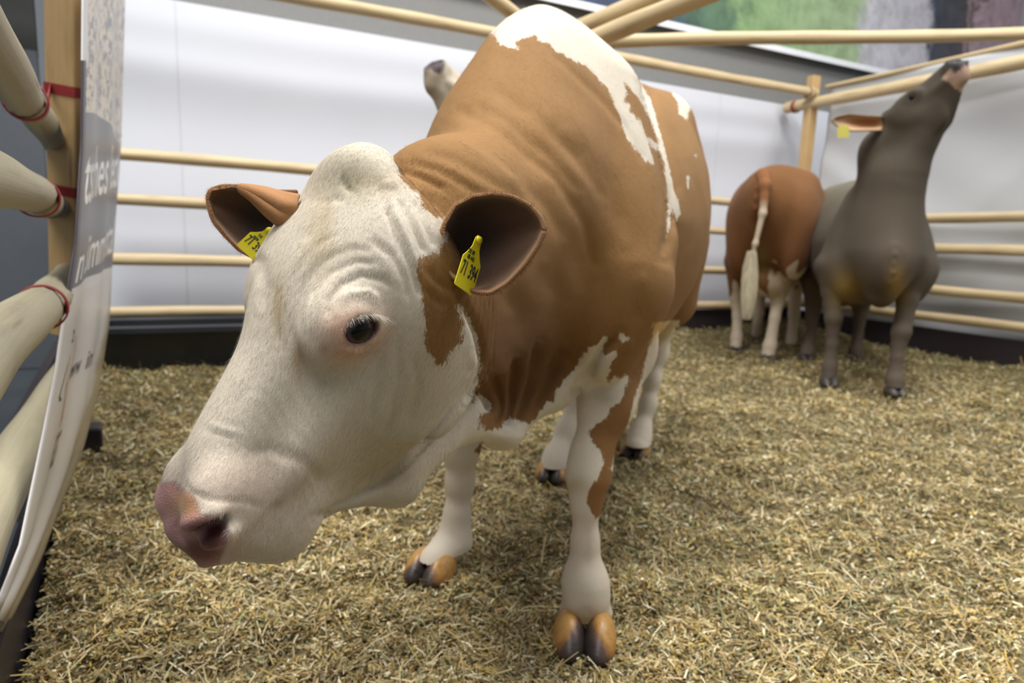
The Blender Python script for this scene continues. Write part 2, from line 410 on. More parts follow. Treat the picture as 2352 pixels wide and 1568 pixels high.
# right fence
rf = empty('pole_fence', tuple(CORNER + RD * 2)); tag(rf, 'right fence of stacked round rails in front of the draped grey canvas', 'fence')
for i, (z, z2, r) in enumerate(((2.44, 2.44, .058), (1.265, 1.265, .045), (.99, .995, .045), (.645, .648, .045), (.405, .40, .043))):
    pole(CORNER - RD * (.35 if i == 0 else .1) + RN * .03 + (0, 0, z), CORNER + RD * 4.4 + RN * .03 + (0, 0, z2), r, parent=rf, seed=i + 7, seg=36)
slab('kick_board', CORNER + RN * .0, RD, RN, 0, 4.4, -.05, .30, .04, DARKB, kind=None, parent=rf)
rs = random.Random(5)
n = NT('canvas'); co = n.coord(); g = n.noise(n.mapping(co, (1, 1, 3)), 1.5, 4)
CANV = n.set(n.mix(g, (.47, .48, .50), (.54, .55, .57)), .75, n.bump(n.noise(co, 400, 2), .15))
def fold(s, z): return .022 * math.sin(2.2 * s + 4.4 * z) + .014 * math.sin(4.6 * s + 7.5 * z + 1) * (.5 + .5 * math.sin(1.3 * s)) + .005 * math.sin(13 * s + 17 * z) * (math.sin(2.1 * s + z) > 0.2) + .004 * math.sin(5 * z + 2.2 * s + 1)
cv = slab('canvas_sheet', CORNER - RN * .14, RD, RN, .05, 4.5, -.04, 2.60, .004, CANV, kind=None, nx=150, nz=90, f=fold)
tag(cv, 'pale grey canvas sheet draped in soft folds behind the right fence', 'canvas')
o = pole(CORNER - RN * .13 + (0, 0, 2.625), CORNER - RN * .13 + RD * 4.5 + (0, 0, 2.61), .022, 'batten', seed=31, label='thin wooden batten along the top edge of the grey canvas', cat='batten')
# overhead poles
for i, (a, b, r, lb) in enumerate((((1340, 99, 4.25), (2680, 68, 4.3), .042, 'long straight round pole crossing above the two far cows and the mural'),
        ((1320, 66, 3.75), (1760, -122, 2.9), .052, 'upper of the two thick poles slanting up to the right above the near cow'),
        ((1362, 96, 3.55), (1800, -92, 2.7), .050, 'lower of the two thick poles slanting up to the right above the near cow'),
        ((1290, 116, 4.1), (1010, -88, 3.1), .041, 'short round pole slanting up to the left above the near cow'))):
    pole(P(*a), P(*b), r, 'overhead_pole', seed=40 + i, label=lb, cat='pole')
# ties at the corner post
STR = plain('red_strap', (.30, .03, .03), .6)
def ring(name, c, ax, r, w, mat, parent, ell_=1.0, other=None, th=.004, n=28):
    ax = nrm(ax); u = nrm(np.cross(ax, other if other is not None else (0, 0, 1))); v = np.cross(ax, u); V = []
    for k in range(n):
        a = 2 * math.pi * k / n; d = u * math.cos(a) * ell_ + v * math.sin(a)
        for rr, s in ((r, -w / 2), (r + th, -w / 2), (r + th, w / 2), (r, w / 2)): V.append(c + d * rr + ax * s)
    F = [(k * 4 + j, k * 4 + (j + 1) % 4, ((k + 1) % n) * 4 + (j + 1) % 4, ((k + 1) % n) * 4 + j) for k in range(n) for j in range(4)]
    return link(name, pydata(name, V, F), mat, parent)
ROPE = plain('rope', (.50, .38, .22), .8)
ring('strap', CORNER - RD * .22 + RN * .03 + (0, 0, 2.44), RD, .060, .035, STR, rf)
ring('rope_tie', CORNER + BN * .02 + (0, 0, 2.53) - BD * .12, BD, .055, .05, ROPE, fence)

# left fence beside the camera
lfence = empty('pole_fence', tuple(LP + LD * 1.5)); tag(lfence, 'left fence of thick greyish logs strapped to a post right beside the camera', 'fence')
pa, pb = P(156, 770, 2.45), P(147, -70, 2.1); pz = nrm(pb - pa); pex = nrm(RT - pz * (RT @ pz)); pey = np.cross(pz, pex)
def slantbeam(name, a, b, ex, ey, w, d, mat, parent):
    V = []; n = 12
    for j in range(n + 1):
        for x, y in ((-1, -1), (1, -1), (1, 1), (-1, 1)): V.append(a + (b - a) * j / n + ex * x * w / 2 + ey * y * d / 2)
    F = [(j * 4 + k, j * 4 + (k + 1) % 4, (j + 1) * 4 + (k + 1) % 4, (j + 1) * 4 + k) for j in range(n) for k in range(4)] + [(3, 2, 1, 0), tuple(n * 4 + k for k in range(4))]
    me = pydata(name, V, F); uv = me.uv_layers.new(name='UVMap'); L = np.linalg.norm(b - a)
    for p_ in me.polygons:
        for li in p_.loop_indices:
            j, k = divmod(me.loops[li].vertex_index, 4); uv.data[li].uv = (k * .25, L * j / n)
    o = link(name, me, mat, parent, smooth=False); m_ = o.modifiers.new('b', 'BEVEL'); m_.width = .008; m_.segments = 2
slantbeam('post', pa, pb, pex, pey, .100, .06, POSTW, lfence)
for i, (x, y, d, r) in enumerate(((58, 230, 1.55, .043), (84, 452, 1.55, .044), (96, 706, 1.5, .048))):
    c = P(x, y, d); pole(c - LD * 2.4, c + LD * .05, r, mat=POLE2, parent=lfence, seed=60 + i, seg=40, r2=r)
    pole(c + LD * .062 - LN * .004, c + LD * 2.6 - LN * .03, r * .93, mat=POLE2, parent=lfence, seed=70 + i, seg=40, r2=r * .8)
    ring('strap', c, LD, r + .001, .024, STR, lfence)
    zc = [208, 436, 722][i]; q = pa + pz * np.dot(P(150, zc, 2.1 + .35 * zc / 770) - pa, pz); V = []
    for h_ in (-.017, .017):
        for x_, y_ in ((-1, -1), (1, -1), (1, 1), (-1, 1)): V.append(q + pz * h_ + pex * x_ * .0515 + pey * y_ * .032)
    link('strap', pydata('strap', V, [(0, 1, 5, 4), (1, 2, 6, 5), (2, 3, 7, 6), (3, 0, 4, 7)]), STR, lfence, smooth=False)
    e0 = c + LN * r; e1 = q - pex * .05
    V = [e0 - pz * .016, e0 + pz * .016, e1 + pz * .016, e1 - pz * .016]; V += [v + FW * .003 for v in V]
    link('strap', pydata('strap', V, [(0, 1, 2, 3), (7, 6, 5, 4), (0, 4, 5, 1), (1, 5, 6, 2), (2, 6, 7, 3), (3, 7, 4, 0)]), STR, lfence, smooth=False)
c0, c1 = P(-24, 1215, 1.30), P(160, 830, 2.55); dd = nrm(c1 - c0)
pole(c0 - dd * .8, c1 + dd * 1.2, .060, mat=POLE2, parent=lfence, seed=64, seg=40, r2=.050)
slab('kick_board', LP + LN * .0, LD, LN, -.6, 2.5, -.05, .15, .04, DARKB, kind=None, parent=lfence)
slab('kick_board', LP - LN * .12, LD, LN, 2.6, 4.9, -.05, .20, .04, DARKB, kind=None, parent=lfence)
ft = G(213, 1040, .02)
beam('foot_block', np.array([ft[0], ft[1], 0]) + LD * .05, RT * np.array([1, 1, 0]), LD, .085, .12, -.05, .125, DARKB, lfence)

# banner on the left fence
NEAR = np.array([(0, *P(192, -60, 1.95)), (.04, *P(191, 0, 1.93)), (.25, *P(188, 330, 1.86)), (.40, *P(173, 560, 1.74)), (.50, *P(149, 705, 1.64)), (.60, *P(130, 840, 1.55)), (.72, *P(100, 1000, 1.42)), (.90, *P(48, 1250, 1.26)), (1, *P(-12, 1400, 1.16))])
FAR = np.array([(0, *P(288, -60, 3.4)), (.04, *P(286, 0, 3.4)), (.25, *P(277, 330, 3.35)), (.40, *P(266, 480, 3.3)), (.50, *P(256, 620, 3.2)), (.60, *P(250, 740, 3.0)), (.72, *P(226, 895, 2.6)), (.81, *P(187, 1040, 2.25)), (.90, *P(130, 1180, 1.85)), (.95, *P(90, 1290, 1.6)), (1, *P(2, 1462, 1.28))])
def sheet(s, t, off=0.):
    a = np.array([np.interp(t, NEAR[:, 0], NEAR[:, k]) for k in (1, 2, 3)]); b = np.array([np.interp(t, FAR[:, 0], FAR[:, k]) for k in (1, 2, 3)])
    return a + (b - a) * s + LN * (off + .010 * math.sin(6.28 * s * 2.2 + t) * s ** .5 * (1 - s) * 2 - .004 * math.exp(-s * 22))
V = []; nu, nv = 60, 50; UVs = []
for i in range(nu + 1):
    for j in range(nv + 1): V.append(sheet(i / nu, j / nv)); UVs.append((i / nu, j / nv))
F = [(i * (nv + 1) + j, (i + 1) * (nv + 1) + j, (i + 1) * (nv + 1) + j + 1, i * (nv + 1) + j + 1) for i in range(nu) for j in range(nv)]
me = pydata('printed_banner', V, F); uv = me.uv_layers.new(name='UVMap')
for l in me.loops: uv.data[l.index].uv = UVs[l.vertex_index]
n = NT('banner_print'); u = n.n('UVMap').outputs[0]; sx = n.n('SeparateXYZ'); n.l(u, sx.inputs[0]); S, T = sx.outputs[0], sx.outputs[1]
vo = n.noise(n.mapping(u, (34, 60, 1)), 1, 5, .7); v2 = n.noise(n.mapping(u, (7, 9, 1)), 1, 3, .6)
speck = n.math('GREATER_THAN', n.math('ADD', vo, n.math('MULTIPLY', v2, .4)), .72)
photo = n.mix(speck, (.62, .55, .44), (.20, .20, .22))
gt = n.math('SUBTRACT', T, n.math('ADD', .205, n.math('MULTIPLY', n.math('MULTIPLY', S, S), .060)))   # top edge of the grey band
low = n.math('SUBTRACT', T, n.math('ADD', .475, n.math('MULTIPLY', S, .02)))
c = n.mix(n.math('GREATER_THAN', gt, 0), photo, (.125, .12, .135))
c = n.mix(n.math('GREATER_THAN', low, 0), c, (.64, .62, .60))
c = n.mix(n.math('MULTIPLY', n.math('GREATER_THAN', T, .5), n.math('MULTIPLY', n.noise(n.mapping(u, (3, 14, 1)), 1, 4), .35)), c, (.42, .40, .38))
dirt = n.math('MULTIPLY', n.math('ADD', n.math('SUBTRACT', n.math('ADD', S, n.math('MULTIPLY', T, 1.25)), 1.58), n.math('MULTIPLY', n.math('SUBTRACT', n.noise(n.mapping(u, (5, 16, 1)), 1, 5), .5), .25)), 9, True)
c = n.mix(n.math('MULTIPLY', dirt, .85), c, n.mix(n.noise(n.mapping(u, (4, 40, 1)), 1, 5), (.22, .17, .09), (.40, .32, .19)))
edge = n.math('MULTIPLY', n.math('LESS_THAN', S, .034), n.math('MULTIPLY', n.math('GREATER_THAN', T, .13), n.math('LESS_THAN', T, .49)))
c = n.mix(edge, c, (.035, .025, .035))
c = n.mix(n.math('MULTIPLY', n.math('LESS_THAN', S, .05), n.math('LESS_THAN', T, .13)), c, (.60, .60, .62))
ban = link('printed_banner', me, n.set(c, .35, None), None); tag(ban, 'printed vinyl banner with grey lettered band hanging on the left fence', 'banner')
m_ = ban.modifiers.new('t', 'SOLIDIFY'); m_.thickness = .003; m_.offset = -1
LW = plain('banner_white', (.80, .79, .78), .4); LR = plain('banner_red', (.42, .05, .03), .4); LK = plain('banner_black', (.05, .05, .06), .4)
def banner_text(body, s0, t0, width, height, mat, name='lettering', shear=.12):
    cu = bpy.data.curves.new(name, 'FONT'); cu.body = body; cu.size = 1; cu.shear = shear; cu.offset = .010; cu.resolution_u = 3
    o = bpy.data.objects.new(name, cu); COL.objects.link(o); dg = bpy.context.evaluated_depsgraph_get(); m2 = bpy.data.meshes.new_from_object(o.evaluated_get(dg)); bpy.data.objects.remove(o)
    bm = bmesh.new(); bm.from_mesh(m2); bmesh.ops.triangulate(bm, faces=bm.faces[:]); bmesh.ops.subdivide_edges(bm, edges=[e for e in bm.edges if e.calc_length() > .3], cuts=1)
    xs = [v.co.x for v in bm.verts]; w0, w1 = min(xs), max(xs)
    for v in bm.verts:
        v.co = Vector(sheet(s0 + (v.co.x - w0) / (w1 - w0) * width, t0 - v.co.y / .72 * height, .0035))
    bm.to_mesh(m2); bm.free(); m2.name = name
    return link(name, m2, mat, ban, smooth=False)
banner_text('tsches Fleck', .045, .345, .93, .095, LW); banner_text('n Simmental', .05, .468, .90, .062, LW)
banner_text('2', .10, .575, .03, .022, LK); banner_text('www', .20, .655, .18, .035, LK); banner_text('in', .44, .655, .1, .035, LK)
def decal(name, pts, mat):
    me = pydata(name, [sheet(s, t, .0035) for s, t in pts], [tuple(range(len(pts)))]); return link(name, me, mat, ban, smooth=False)
decal('logo_stroke', [(.10, .60), (.20, .572), (.22, .60), (.20, .66), (.23, .72), (.18, .73), (.14, .67)], LR)
decal('logo_stroke', [(.06, .665), (.09, .61), (.095, .61), (.07, .665), (.10, .675), (.07, .675)], LK)
banner_text('PGS', .16, .80, .14, .06, plain('banner_brown', (.20, .09, .05), .4))

# feed trough by the back fence
n = NT('black_plastic'); TRG = n.set((.012, .014, .018), .28)
def trough():
    root = empty('feed_trough', tuple(CORNER - BD * 5.7 + BN * .3)); tag(root, 'long black plastic feed trough standing against the back fence on the left', 'trough')
    p = CORNER + BN * .08; V = []; s0, s1 = -6.35, -4.3
    prof = [(0.0, .30), (.0, .335), (.035, .345), (.05, .33), (.09, .08), (.30, .08), (.36, .32), (.375, .335), (.42, .325), (.425, .295), (.395, .295), (.33, .02), (.06, .02), (.03, .29)]
    for s in (s0, s0 + .02, s1 - .02, s1):
        for a, z in prof: V.append(p + BD * s + BN * a + (0, 0, z))
    k = len(prof); F = [(i * k + j, i * k + (j + 1) % k, (i + 1) * k + (j + 1) % k, (i + 1) * k + j) for i in range(3) for j in range(k)]
    link('basin', pydata('basin', V, F), TRG, root, smooth=False)
    for s in (s0, s1):
        V = [p + BD * (s + q) + BN * a + (0, 0, z) for q in (-.008, .008) for a, z in ((.02, .33), (.40, .33), (.34, .02), (.06, .02))]
        link('end_plate', pydata('end_plate', V, [(0, 1, 2, 3), (7, 6, 5, 4), (0, 4, 5, 1), (1, 5, 6, 2), (2, 6, 7, 3), (3, 7, 4, 0)]), TRG, root, smooth=False)
trough()
# ------------------------------------------------------------------ the near cow
bw = nrm((.342, .94, 0)); lf = np.array([bw[1], -bw[0], 0])
CF = Frame((0.015, 1.56, 0), [-bw, lf, (0, 0, 1)])
HF = Frame((-0.2397, .9101, 1.0257), [(-.35523548, -.47404794, -.80565892), (.73523975, -.67393412, .07235548), (-.577261, -.56664923, .5879442)], (.948, 1.05, .972))
def build_main():
    C = CF.w; Hd = HF.w
    pr = [loft(CF, TRUNK, .1)]
    # rump, hooks, thighs, shoulders
    for s in (-1, 1):
        pr.append(ell(CF, (-1.08, s * .19, 1.40), (.10, .06, .07), .12))
        pr.append(ell(CF, (-1.28, s * .20, .98), (.24, .13, .36), .12))
        pr.append(cone(C(-.16, s * .13, 1.30), C(-.02, s * .21, .86), .10, .15, .10))
        pr.append(ell(CF, (-.03, s * .22, .78), (.13, .085, .16), .08))
    pr.append(cone(C(-1.5, 0, 1.40), C(-1.68, 0, 1.34), .05, .04, .06))
    pr.append(ell(CF, (-1.66, 0, 1.24), (.07, .10, .15), .06))
    # neck
    pr.append(cone(Hd(.10, 0, -.19), P(1022, 482, 1.08), .085, .095, .10))
    pr.append(cone(P(1022, 482, 1.08), P(1165, 375, 1.32), .095, .105, .10))
    pr.append(cone(P(1165, 375, 1.32), P(1240, 165, 1.62), .105, .13, .12))
    pr.append(cone(Hd(.08, 0, -.23), C(.14, .02, 1.04), .105, .185, .07))
    pr.append(cone(Hd(.13, 0, -.30), C(.17, 0, .84), .075, .165, .06))
    pr.append(cone(P(745, 1145, .90), P(910, 1105, 1.0), .018, .030, .04))
    pr.append(cone(P(910, 1105, 1.0), P(1050, 965, 1.2), .030, .040, .05))
    pr.append(cone(P(1060, 960, 1.22), P(1150, 995, 1.37), .036, .036, .06))
    pr.append(cone(P(1152, 1000, 1.37), C(.06, 0, .71), .032, .095, .06))
    pr.append(cone(P(1165, 975, 1.40), P(1262, 885, 1.52), .034, .052, .05)); pr.append(cone(P(1262, 885, 1.52), P(1340, 800, 1.66), .052, .085, .05))
    # fore legs
    LF = [(C(-.10, .24, .95), .11), (W(1430, 800, 1.68), .078), (W(1392, 930, 1.57), .062), (W(1355, 1050, 1.52), .045), (W(1350, 1100, 1.50), .045), (W(1345, 1165, 1.49), .031),
          (W(1345, 1240, 1.485), .031), (W(1345, 1335, 1.475), .050), (W(1345, 1385, 1.47), .046), (W(1345, 1408, 1.475), .056)]
    RF = [(C(-.10, -.24, .95), .12), (W(1100, 870, 1.82), .075), (W(1078, 960, 1.80), .055), (W(1062, 1030, 1.79), .043), (W(1056, 1110, 1.79), .032), (W(1050, 1180, 1.785), .032),
          (W(1044, 1240, 1.78), .045), (W(1012, 1280, 1.74), .040), (W(996, 1298, 1.71), .050)]
    LH = [(C(-1.22, .20, .95), .15), (C(-1.30, .20, .72), .11), (W(1516, 740, 3.0), .065), (W(1508, 812, 2.99), .050), (W(1497, 870, 2.95), .036), (W(1487, 930, 2.92), .034),
          (W(1470, 995, 2.87), .047), (W(1465, 1022, 2.83), .045), (W(1462, 1032, 2.81), .05)]
    RH = [(C(-1.18, -.20, .95), .15), (C(-1.20, -.20, .72), .10), (W(1345, 800, 2.80), .065), (W(1332, 865, 2.76), .048), (W(1318, 930, 2.70), .036), (W(1300, 985, 2.62), .034),
          (W(1278, 1050, 2.54), .046), (W(1274, 1072, 2.51), .045), (W(1272, 1085, 2.50), .05)]
    for L in (LF, RF, LH, RH): pr += leg(L, .045)
    pr.append(ell(None, W(1345, 1416, 1.475), (.064, .050, .034), .03))
    pr.append(ell(CF, (-1.18, 0, .62), (.17, .15, .16), .06))     # udder
    pr += head_prims(HF, far_u=-.045)
    pr.append(cone(P(428, 1205, .785), P(455, 1232, .775), .020, .017, .03))
    return pr
def hexpts(s): return s
GROOVES = [  # pixel polyline the crease follows on the hide, half width px, depth m (positive raises)
 ([(752,735),(758,690),(785,652),(830,632),(880,642),(905,665)], 9, -.0035), ([(770,700),(800,676),(845,672),(880,700)], 12, .004),
 ([(700,790),(688,720),(700,650),(742,598),(800,572),(862,575)], 9, -.0018), ([(672,790),(660,710),(676,630),(720,565),(785,532)], 8, -.0014),
 ([(640,800),(628,720),(640,650)], 9, -.002), ([(722,800),(712,730),(724,672),(760,625),(815,602),(870,605)], 7, -.002),
 ([(845,545),(900,590),(928,640),(938,700)], 10, -.003), ([(885,470),(915,545),(945,620),(965,690)], 9, -.004), ([(915,455),(950,530),(975,590)], 8, -.004),
 ([(945,455),(975,520),(1000,575)], 8, -.0035), ([(900,480),(935,560),(955,620)], 9, .003), ([(870,420),(900,520),(915,600)], 8, -.002),
 ([(975,610),(1000,645),(1045,672)], 9, -.003), ([(965,650),(1000,690),(1035,705)], 9, -.0025),
 ([(915,760),(920,860),(905,950),(880,1010)], 12, -.0025), ([(875,800),(868,900),(850,980)], 12, -.0018), ([(950,800),(960,900),(935,985)], 12, -.002),
 ([(785,400),(792,425),(815,445)], 7, -.004), ([(735,470),(770,455),(800,462)], 8, -.002), ([(690,560),(740,500),(760,455)], 12, -.003),
 ([(560,560),(600,600),(610,660),(596,720)], 16, -.004), ([(590,800),(575,880),(520,960)], 20, -.002),
 ([(470,985),(505,998),(545,1008)], 7, -.0012), ([(478,970),(520,985),(560,1000)], 8, .001),
 ([(408,1098),(440,1130),(490,1148),(560,1150),(615,1165)], 8, -.002), ([(560,1040),(620,1030),(700,1060),(760,1120)], 16, -.003),
 ([(640,1180),(700,1130),(790,1080),(880,1000)], 22, -.004), ([(770,790),(820,800),(862,790)], 7, -.002), ([(778,812),(822,822),(870,806)], 6, -.0015),
 ([(522,1195),(534,1230),(522,1268)], 8, .0025), ([(392,1205),(425,1203),(462,1192),(486,1186)], 15, .003),
 ([(715,1182),(790,1154),(880,1110),(950,1050),(1010,982),(1062,912),(1096,858)], 8, -.009), ([(1050,660),(1074,712),(1096,765),(1110,830),(1104,880),(1072,930)], 9, -.011), ([(1085,800),(1090,850),(1060,895)], 12, .004),
 ([(905,390),(965,405),(1030,440)], 9, -.004), ([(930,365),(1010,390),(1090,440),(1120,450)], 12, -.0035), ([(960,340),(1050,370),(1150,430),(1220,470)], 14, -.0035),
 ([(1035,250),(1100,270),(1190,330),(1280,410),(1350,520),(1380,640)], 14, -.0048), ([(1075,235),(1170,280),(1260,350),(1340,450)], 13, -.0035),
 ([(1000,290),(1080,320),(1180,400),(1260,480),(1300,560)], 16, -.004), ([(1120,200),(1220,250),(1320,350),(1400,470)], 16, -.004), ([(1020,300),(1120,360),(1200,430)], 12, .004),
 ([(1270,115),(1370,210),(1440,290),(1490,380)], 10, -.004), ([(1180,110),(1200,300),(1260,420)], 30, -.006), ([(1300,300),(1400,420),(1440,560)], 26, -.006),
 ([(1130,850),(1155,920),(1150,985)], 11, -.014), ([(1192,820),(1185,900),(1170,990)], 11, -.018), ([(1245,790),(1225,880),(1195,985)], 12, -.018), ([(1300,790),(1265,870),(1235,950)], 12, -.013),
 ([(1160,820),(1160,900)], 14, .006), ([(1218,830),(1205,920)], 13, .006), ([(1272,830),(1245,900)], 12, .006),
 ([(1425,770),(1385,805),(1340,875),(1312,925)], 12, -.020), ([(1480,640),(1470,720),(1440,800)], 30, -.010), ([(1330,500),(1360,640),(1400,740)], 40, -.008),
 ([(1482,190),(1515,300),(1532,360),(1548,430),(1545,520),(1530,590)], 14, -.012), ([(1560,300),(1590,420),(1585,560)], 25, .004),
 ([(1345,1200),(1345,1320)], 12, -.002), ([(1320,1420),(1345,1405),(1370,1420)], 10, -.004),
 ([(1150,640),(1200,720),(1190,800)], 25, -.008), ([(1250,600),(1290,690),(1260,790)], 25, -.007),
]
WHITE = [
 [(600,200),(900,300),(902,366),(914,385),(925,420),(955,440),(975,480),(1000,502),(1035,497),(1032,535),(1008,580),(962,592),(958,640),(972,700),(975,790),(1000,838),(1025,835),(1035,805),(1060,785),(1064,740),(1048,706),(1060,702),(1090,760),(1104,830),(1100,880),(1084,925),(1100,905),(1132,925),(1125,945),(1100,955),(1112,975),(1110,1010),(1040,1100),(1000,1200),(1000,1500),(200,1500),(280,900),(450,600),(560,400)],
 [(1100,60),(1137,82),(1150,106),(1190,112),(1183,97),(1228,80),(1240,95),(1262,104),(1275,117),(1300,128),(1332,147),(1345,148),(1362,165),(1372,182),(1398,205),(1412,240),(1424,275),(1440,318),(1462,345),(1480,367),(1500,376),(1494,340),(1514,346),(1524,372),(1532,420),(1535,480),(1530,560),(1536,520),(1545,480),(1552,510),(1562,490),(1560,470),(1548,440),(1540,400),(1528,350),(1512,290),(1495,230),(1470,190),(1440,120),(1390,40),(1230,-20),(1120,10)],
 [(1495,175),(1540,210),(1556,232),(1560,262),(1578,275),(1590,240),(1560,200),(1520,180)],
 [(1140,1100),(1108,1020),(1102,985),(1120,990),(1150,982),(1165,960),(1186,962),(1200,968),(1216,975),(1236,955),(1252,928),(1282,893),(1302,865),(1322,848),(1330,828),(1352,800),(1375,788),(1384,768),(1393,775),(1380,820),(1396,812),(1412,805),(1420,815),(1405,830),(1398,862),(1390,868),(1400,880),(1410,862),(1425,868),(1436,860),(1446,866),(1432,905),(1424,922),(1405,935),(1400,952),(1388,965),(1370,970),(1352,995),(1364,1020),(1380,1035),(1386,1055),(1376,1098),(1352,1122),(1348,1150),(1360,1180),(1368,1192),(1375,1184),(1420,1300),(1480,1560),(850,1560),(850,1200),(1030,1020),(1100,1040)],
 [(1480,840),(1500,770),(1500,740),(1560,735),(1560,900),(1520,1080),(1400,1080),(1440,980)],
 [(1220,1150),(1240,1000),(1285,905),(1320,880),(1330,1000),(1300,1150)],
 [(1415,775),(1425,768),(1440,772),(1448,780),(1430,786)],[(1576,405),(1583,405),(1584,430),(1579,432)],[(1595,355),(1600,355),(1600,362)],
]
BROWN = [[(1432,188),(1452,208),(1462,218),(1478,245),(1500,290),(1516,335),(1500,322),(1484,312),(1470,280),(1450,258),(1446,240),(1432,232),(1440,215)],
 [(1255,905),(1266,896),(1276,908),(1270,922),(1258,922)], [(1488,312),(1500,345),(1510,368),(1498,350)], [(1105,948),(1112,968),(1100,985),(1096,960)]]
STAIN = [ # px ellipse x,y,rx,ry, rgb, weight
 (810,410,62,56,(.33,.29,.17),0.72), (745,520,26,110,(.50,.40,.22),0.46), (880,420,45,30,(.50,.40,.27),0.51), (640,700,18,80,(.46,.32,.15),0.58), (685,825,14,45,(.45,.30,.14),0.65), (720,560,40,90,(.52,.43,.26),0.36),
 (800,570,60,30,(.55,.45,.30),0.22), (925,960,130,140,(.50,.42,.24),0.32), (760,960,160,120,(.56,.50,.38),0.26), (870,1090,130,60,(.48,.38,.20),0.51), (960,840,60,80,(.55,.46,.30),0.29),
 (815,760,72,52,(.72,.36,.24),.75), (790,812,50,26,(.72,.38,.24),.45), (560,1120,150,80,(.72,.52,.44),.38), (500,1260,60,50,(.70,.42,.36),.45), (640,1090,80,60,(.70,.52,.44),.18),
 (745,800,10,14,(.35,.17,.07),.4), (1345,1425,75,26,(.38,.22,.05),.85), (1040,1290,60,25,(.45,.33,.16),.4), (1325,1110,26,22,(.42,.33,.15),.5), (1340,1290,60,90,(.66,.56,.50),.35),
 (1510,740,30,40,(.70,.42,.05),.8), (1475,740,35,30,(.62,.36,.05),.8), (1345,1200,40,60,(.68,.56,.52),.4), (1150,1020,30,20,(.6,.48,.28),.3), (1060,1150,40,80,(.66,.56,.50),.3),
 (1220,840,110,80,(.10,.04,.018),.0)]
NOSE = [(300,1170),(350,1110),(403,1100),(430,1122),(454,1142),(464,1176),(485,1182),(500,1179),(519,1195),(529,1235),(521,1262),(512,1280),(500,1330),(400,1330)]
WHITEC = np.array([.76, .70, .60], np.float32); BROWNC = np.array([.325, .175, .060], np.float32)

def coat_material(name='cow_coat', bump=.35):
    n = NT(name); co = n.coord('Object')
    a = n.n('Attribute', attribute_name='patch').outputs['Fac']
    w = n.n('Attribute', attribute_name='wcol').outputs['Color']; b = n.n('Attribute', attribute_name='bcol').outputs['Color']
    n1 = n.noise(n.mapping(co, (1, 1, .45)), 70, 4, .6); n2 = n.noise(n.mapping(co, (1, 1, .35)), 420, 3, .6)
    t = n.math('ADD', a, n.math('MULTIPLY', n.math('SUBTRACT', n1, .5), .022)); t = n.math('ADD', t, n.math('MULTIPLY', n.math('SUBTRACT', n2, .5), .012))
    t = n.math('ADD', n.math('MULTIPLY', t, 450), .5, True)
    n3 = n.noise(n.mapping(co, (1, 1, .3)), 900, 3, .7); n4 = n.noise(co, 14, 4)
    c = n.mix(t, b, w)
    c = n.mix(n.math('MULTIPLY', n3, .55), c, n.mix(1, c, (.55, .48, .40), 'MULTIPLY'))
    c = n.mix(n.math('MULTIPLY', n4, .25), c, n.mix(1, c, (.72, .66, .56), 'MULTIPLY'))
    skin = n.n('Attribute', attribute_name='skin').outputs['Fac']
    h = n.math('ADD', n3, n.math('MULTIPLY', n.noise(n.mapping(co, (1, 1, .5)), 260, 3), .8))
    h = n.math('MULTIPLY', h, n.math('SUBTRACT', 1.0, skin))
    pore = n.n('TexVoronoi', i_Scale=520.0); n.l(co, pore.inputs[0])
    h = n.math('ADD', h, n.math('MULTIPLY', n.math('MULTIPLY', pore.outputs['Distance'], skin), .45))
    n.l(n.math('SUBTRACT', .78, n.math('MULTIPLY', skin, .44)), n.b.inputs['Roughness'])
    n.set(c, None, n.bump(h, bump, .003), Sheen_Weight=.05, Sheen_Roughness=.4, Specular_IOR_Level=.25)
    return n.m
def gauss(q, x, y, rx, ry): return np.exp(-(((q[:, 0] - x) / rx) ** 2 + ((q[:, 1] - y) / ry) ** 2))
def normals(F, V): g, _ = grad(F, V.astype(np.float32), .003); return g / (np.linalg.norm(g, axis=1, keepdims=True) + 1e-9)
def groove(V, N, lines, amin=0, amax=1e9):
    q = proj(V); see = ((V - ORG) * N).sum(1) < 0; d = np.zeros(len(V))
    for ln, w, a in lines:
        if not amin <= w < amax: continue
        L = np.array(ln); mk = see & (q[:, 0] > L[:, 0].min() - 3 * w) & (q[:, 0] < L[:, 0].max() + 3 * w) & (q[:, 1] > L[:, 1].min() - 3 * w) & (q[:, 1] < L[:, 1].max() + 3 * w) & (q[:, 2] < 3.4)
        if not mk.any(): continue
        p2 = q[mk, :2]; r = pdist(p2, ln)
        e = np.minimum(np.linalg.norm(p2 - L[0], axis=1), np.linalg.norm(p2 - L[-1], axis=1)); d[mk] += a * np.exp(-(r / w) ** 2) * np.clip(e / (2.5 * w), .12, 1)
    return V + N * d[:, None]
def claw_mesh():
    fr = Frame((0, 0, 0), np.eye(3))
    pr = [ell(fr, (-.006, 0, .022), (.055, .032, .046), .01), ell(fr, (.030, 0, .006), (.046, .029, .030), .03)]
    def floor(p): return (-p[:, 2]).astype(np.float32)
    def body(p): return smax(field(pr)(p), floor(p), .008)
    V, Q = polygonize(body, (-.08, -.05, -.01), (.1, .05, .12), .006); V = project(body, V, 2)
    me = fastmesh('hoof', V, Q); return me, V
CLAW, CLV = claw_mesh()
CLAW2 = CLAW.copy()
for _m, _k in ((CLAW, -1), (CLAW2, 1)): setf(_m, 'outer', np.clip(CLV[:, 1] * _k * 22 + CLV[:, 2] * 16 - CLV[:, 0] * 5 + .12, 0, 1))
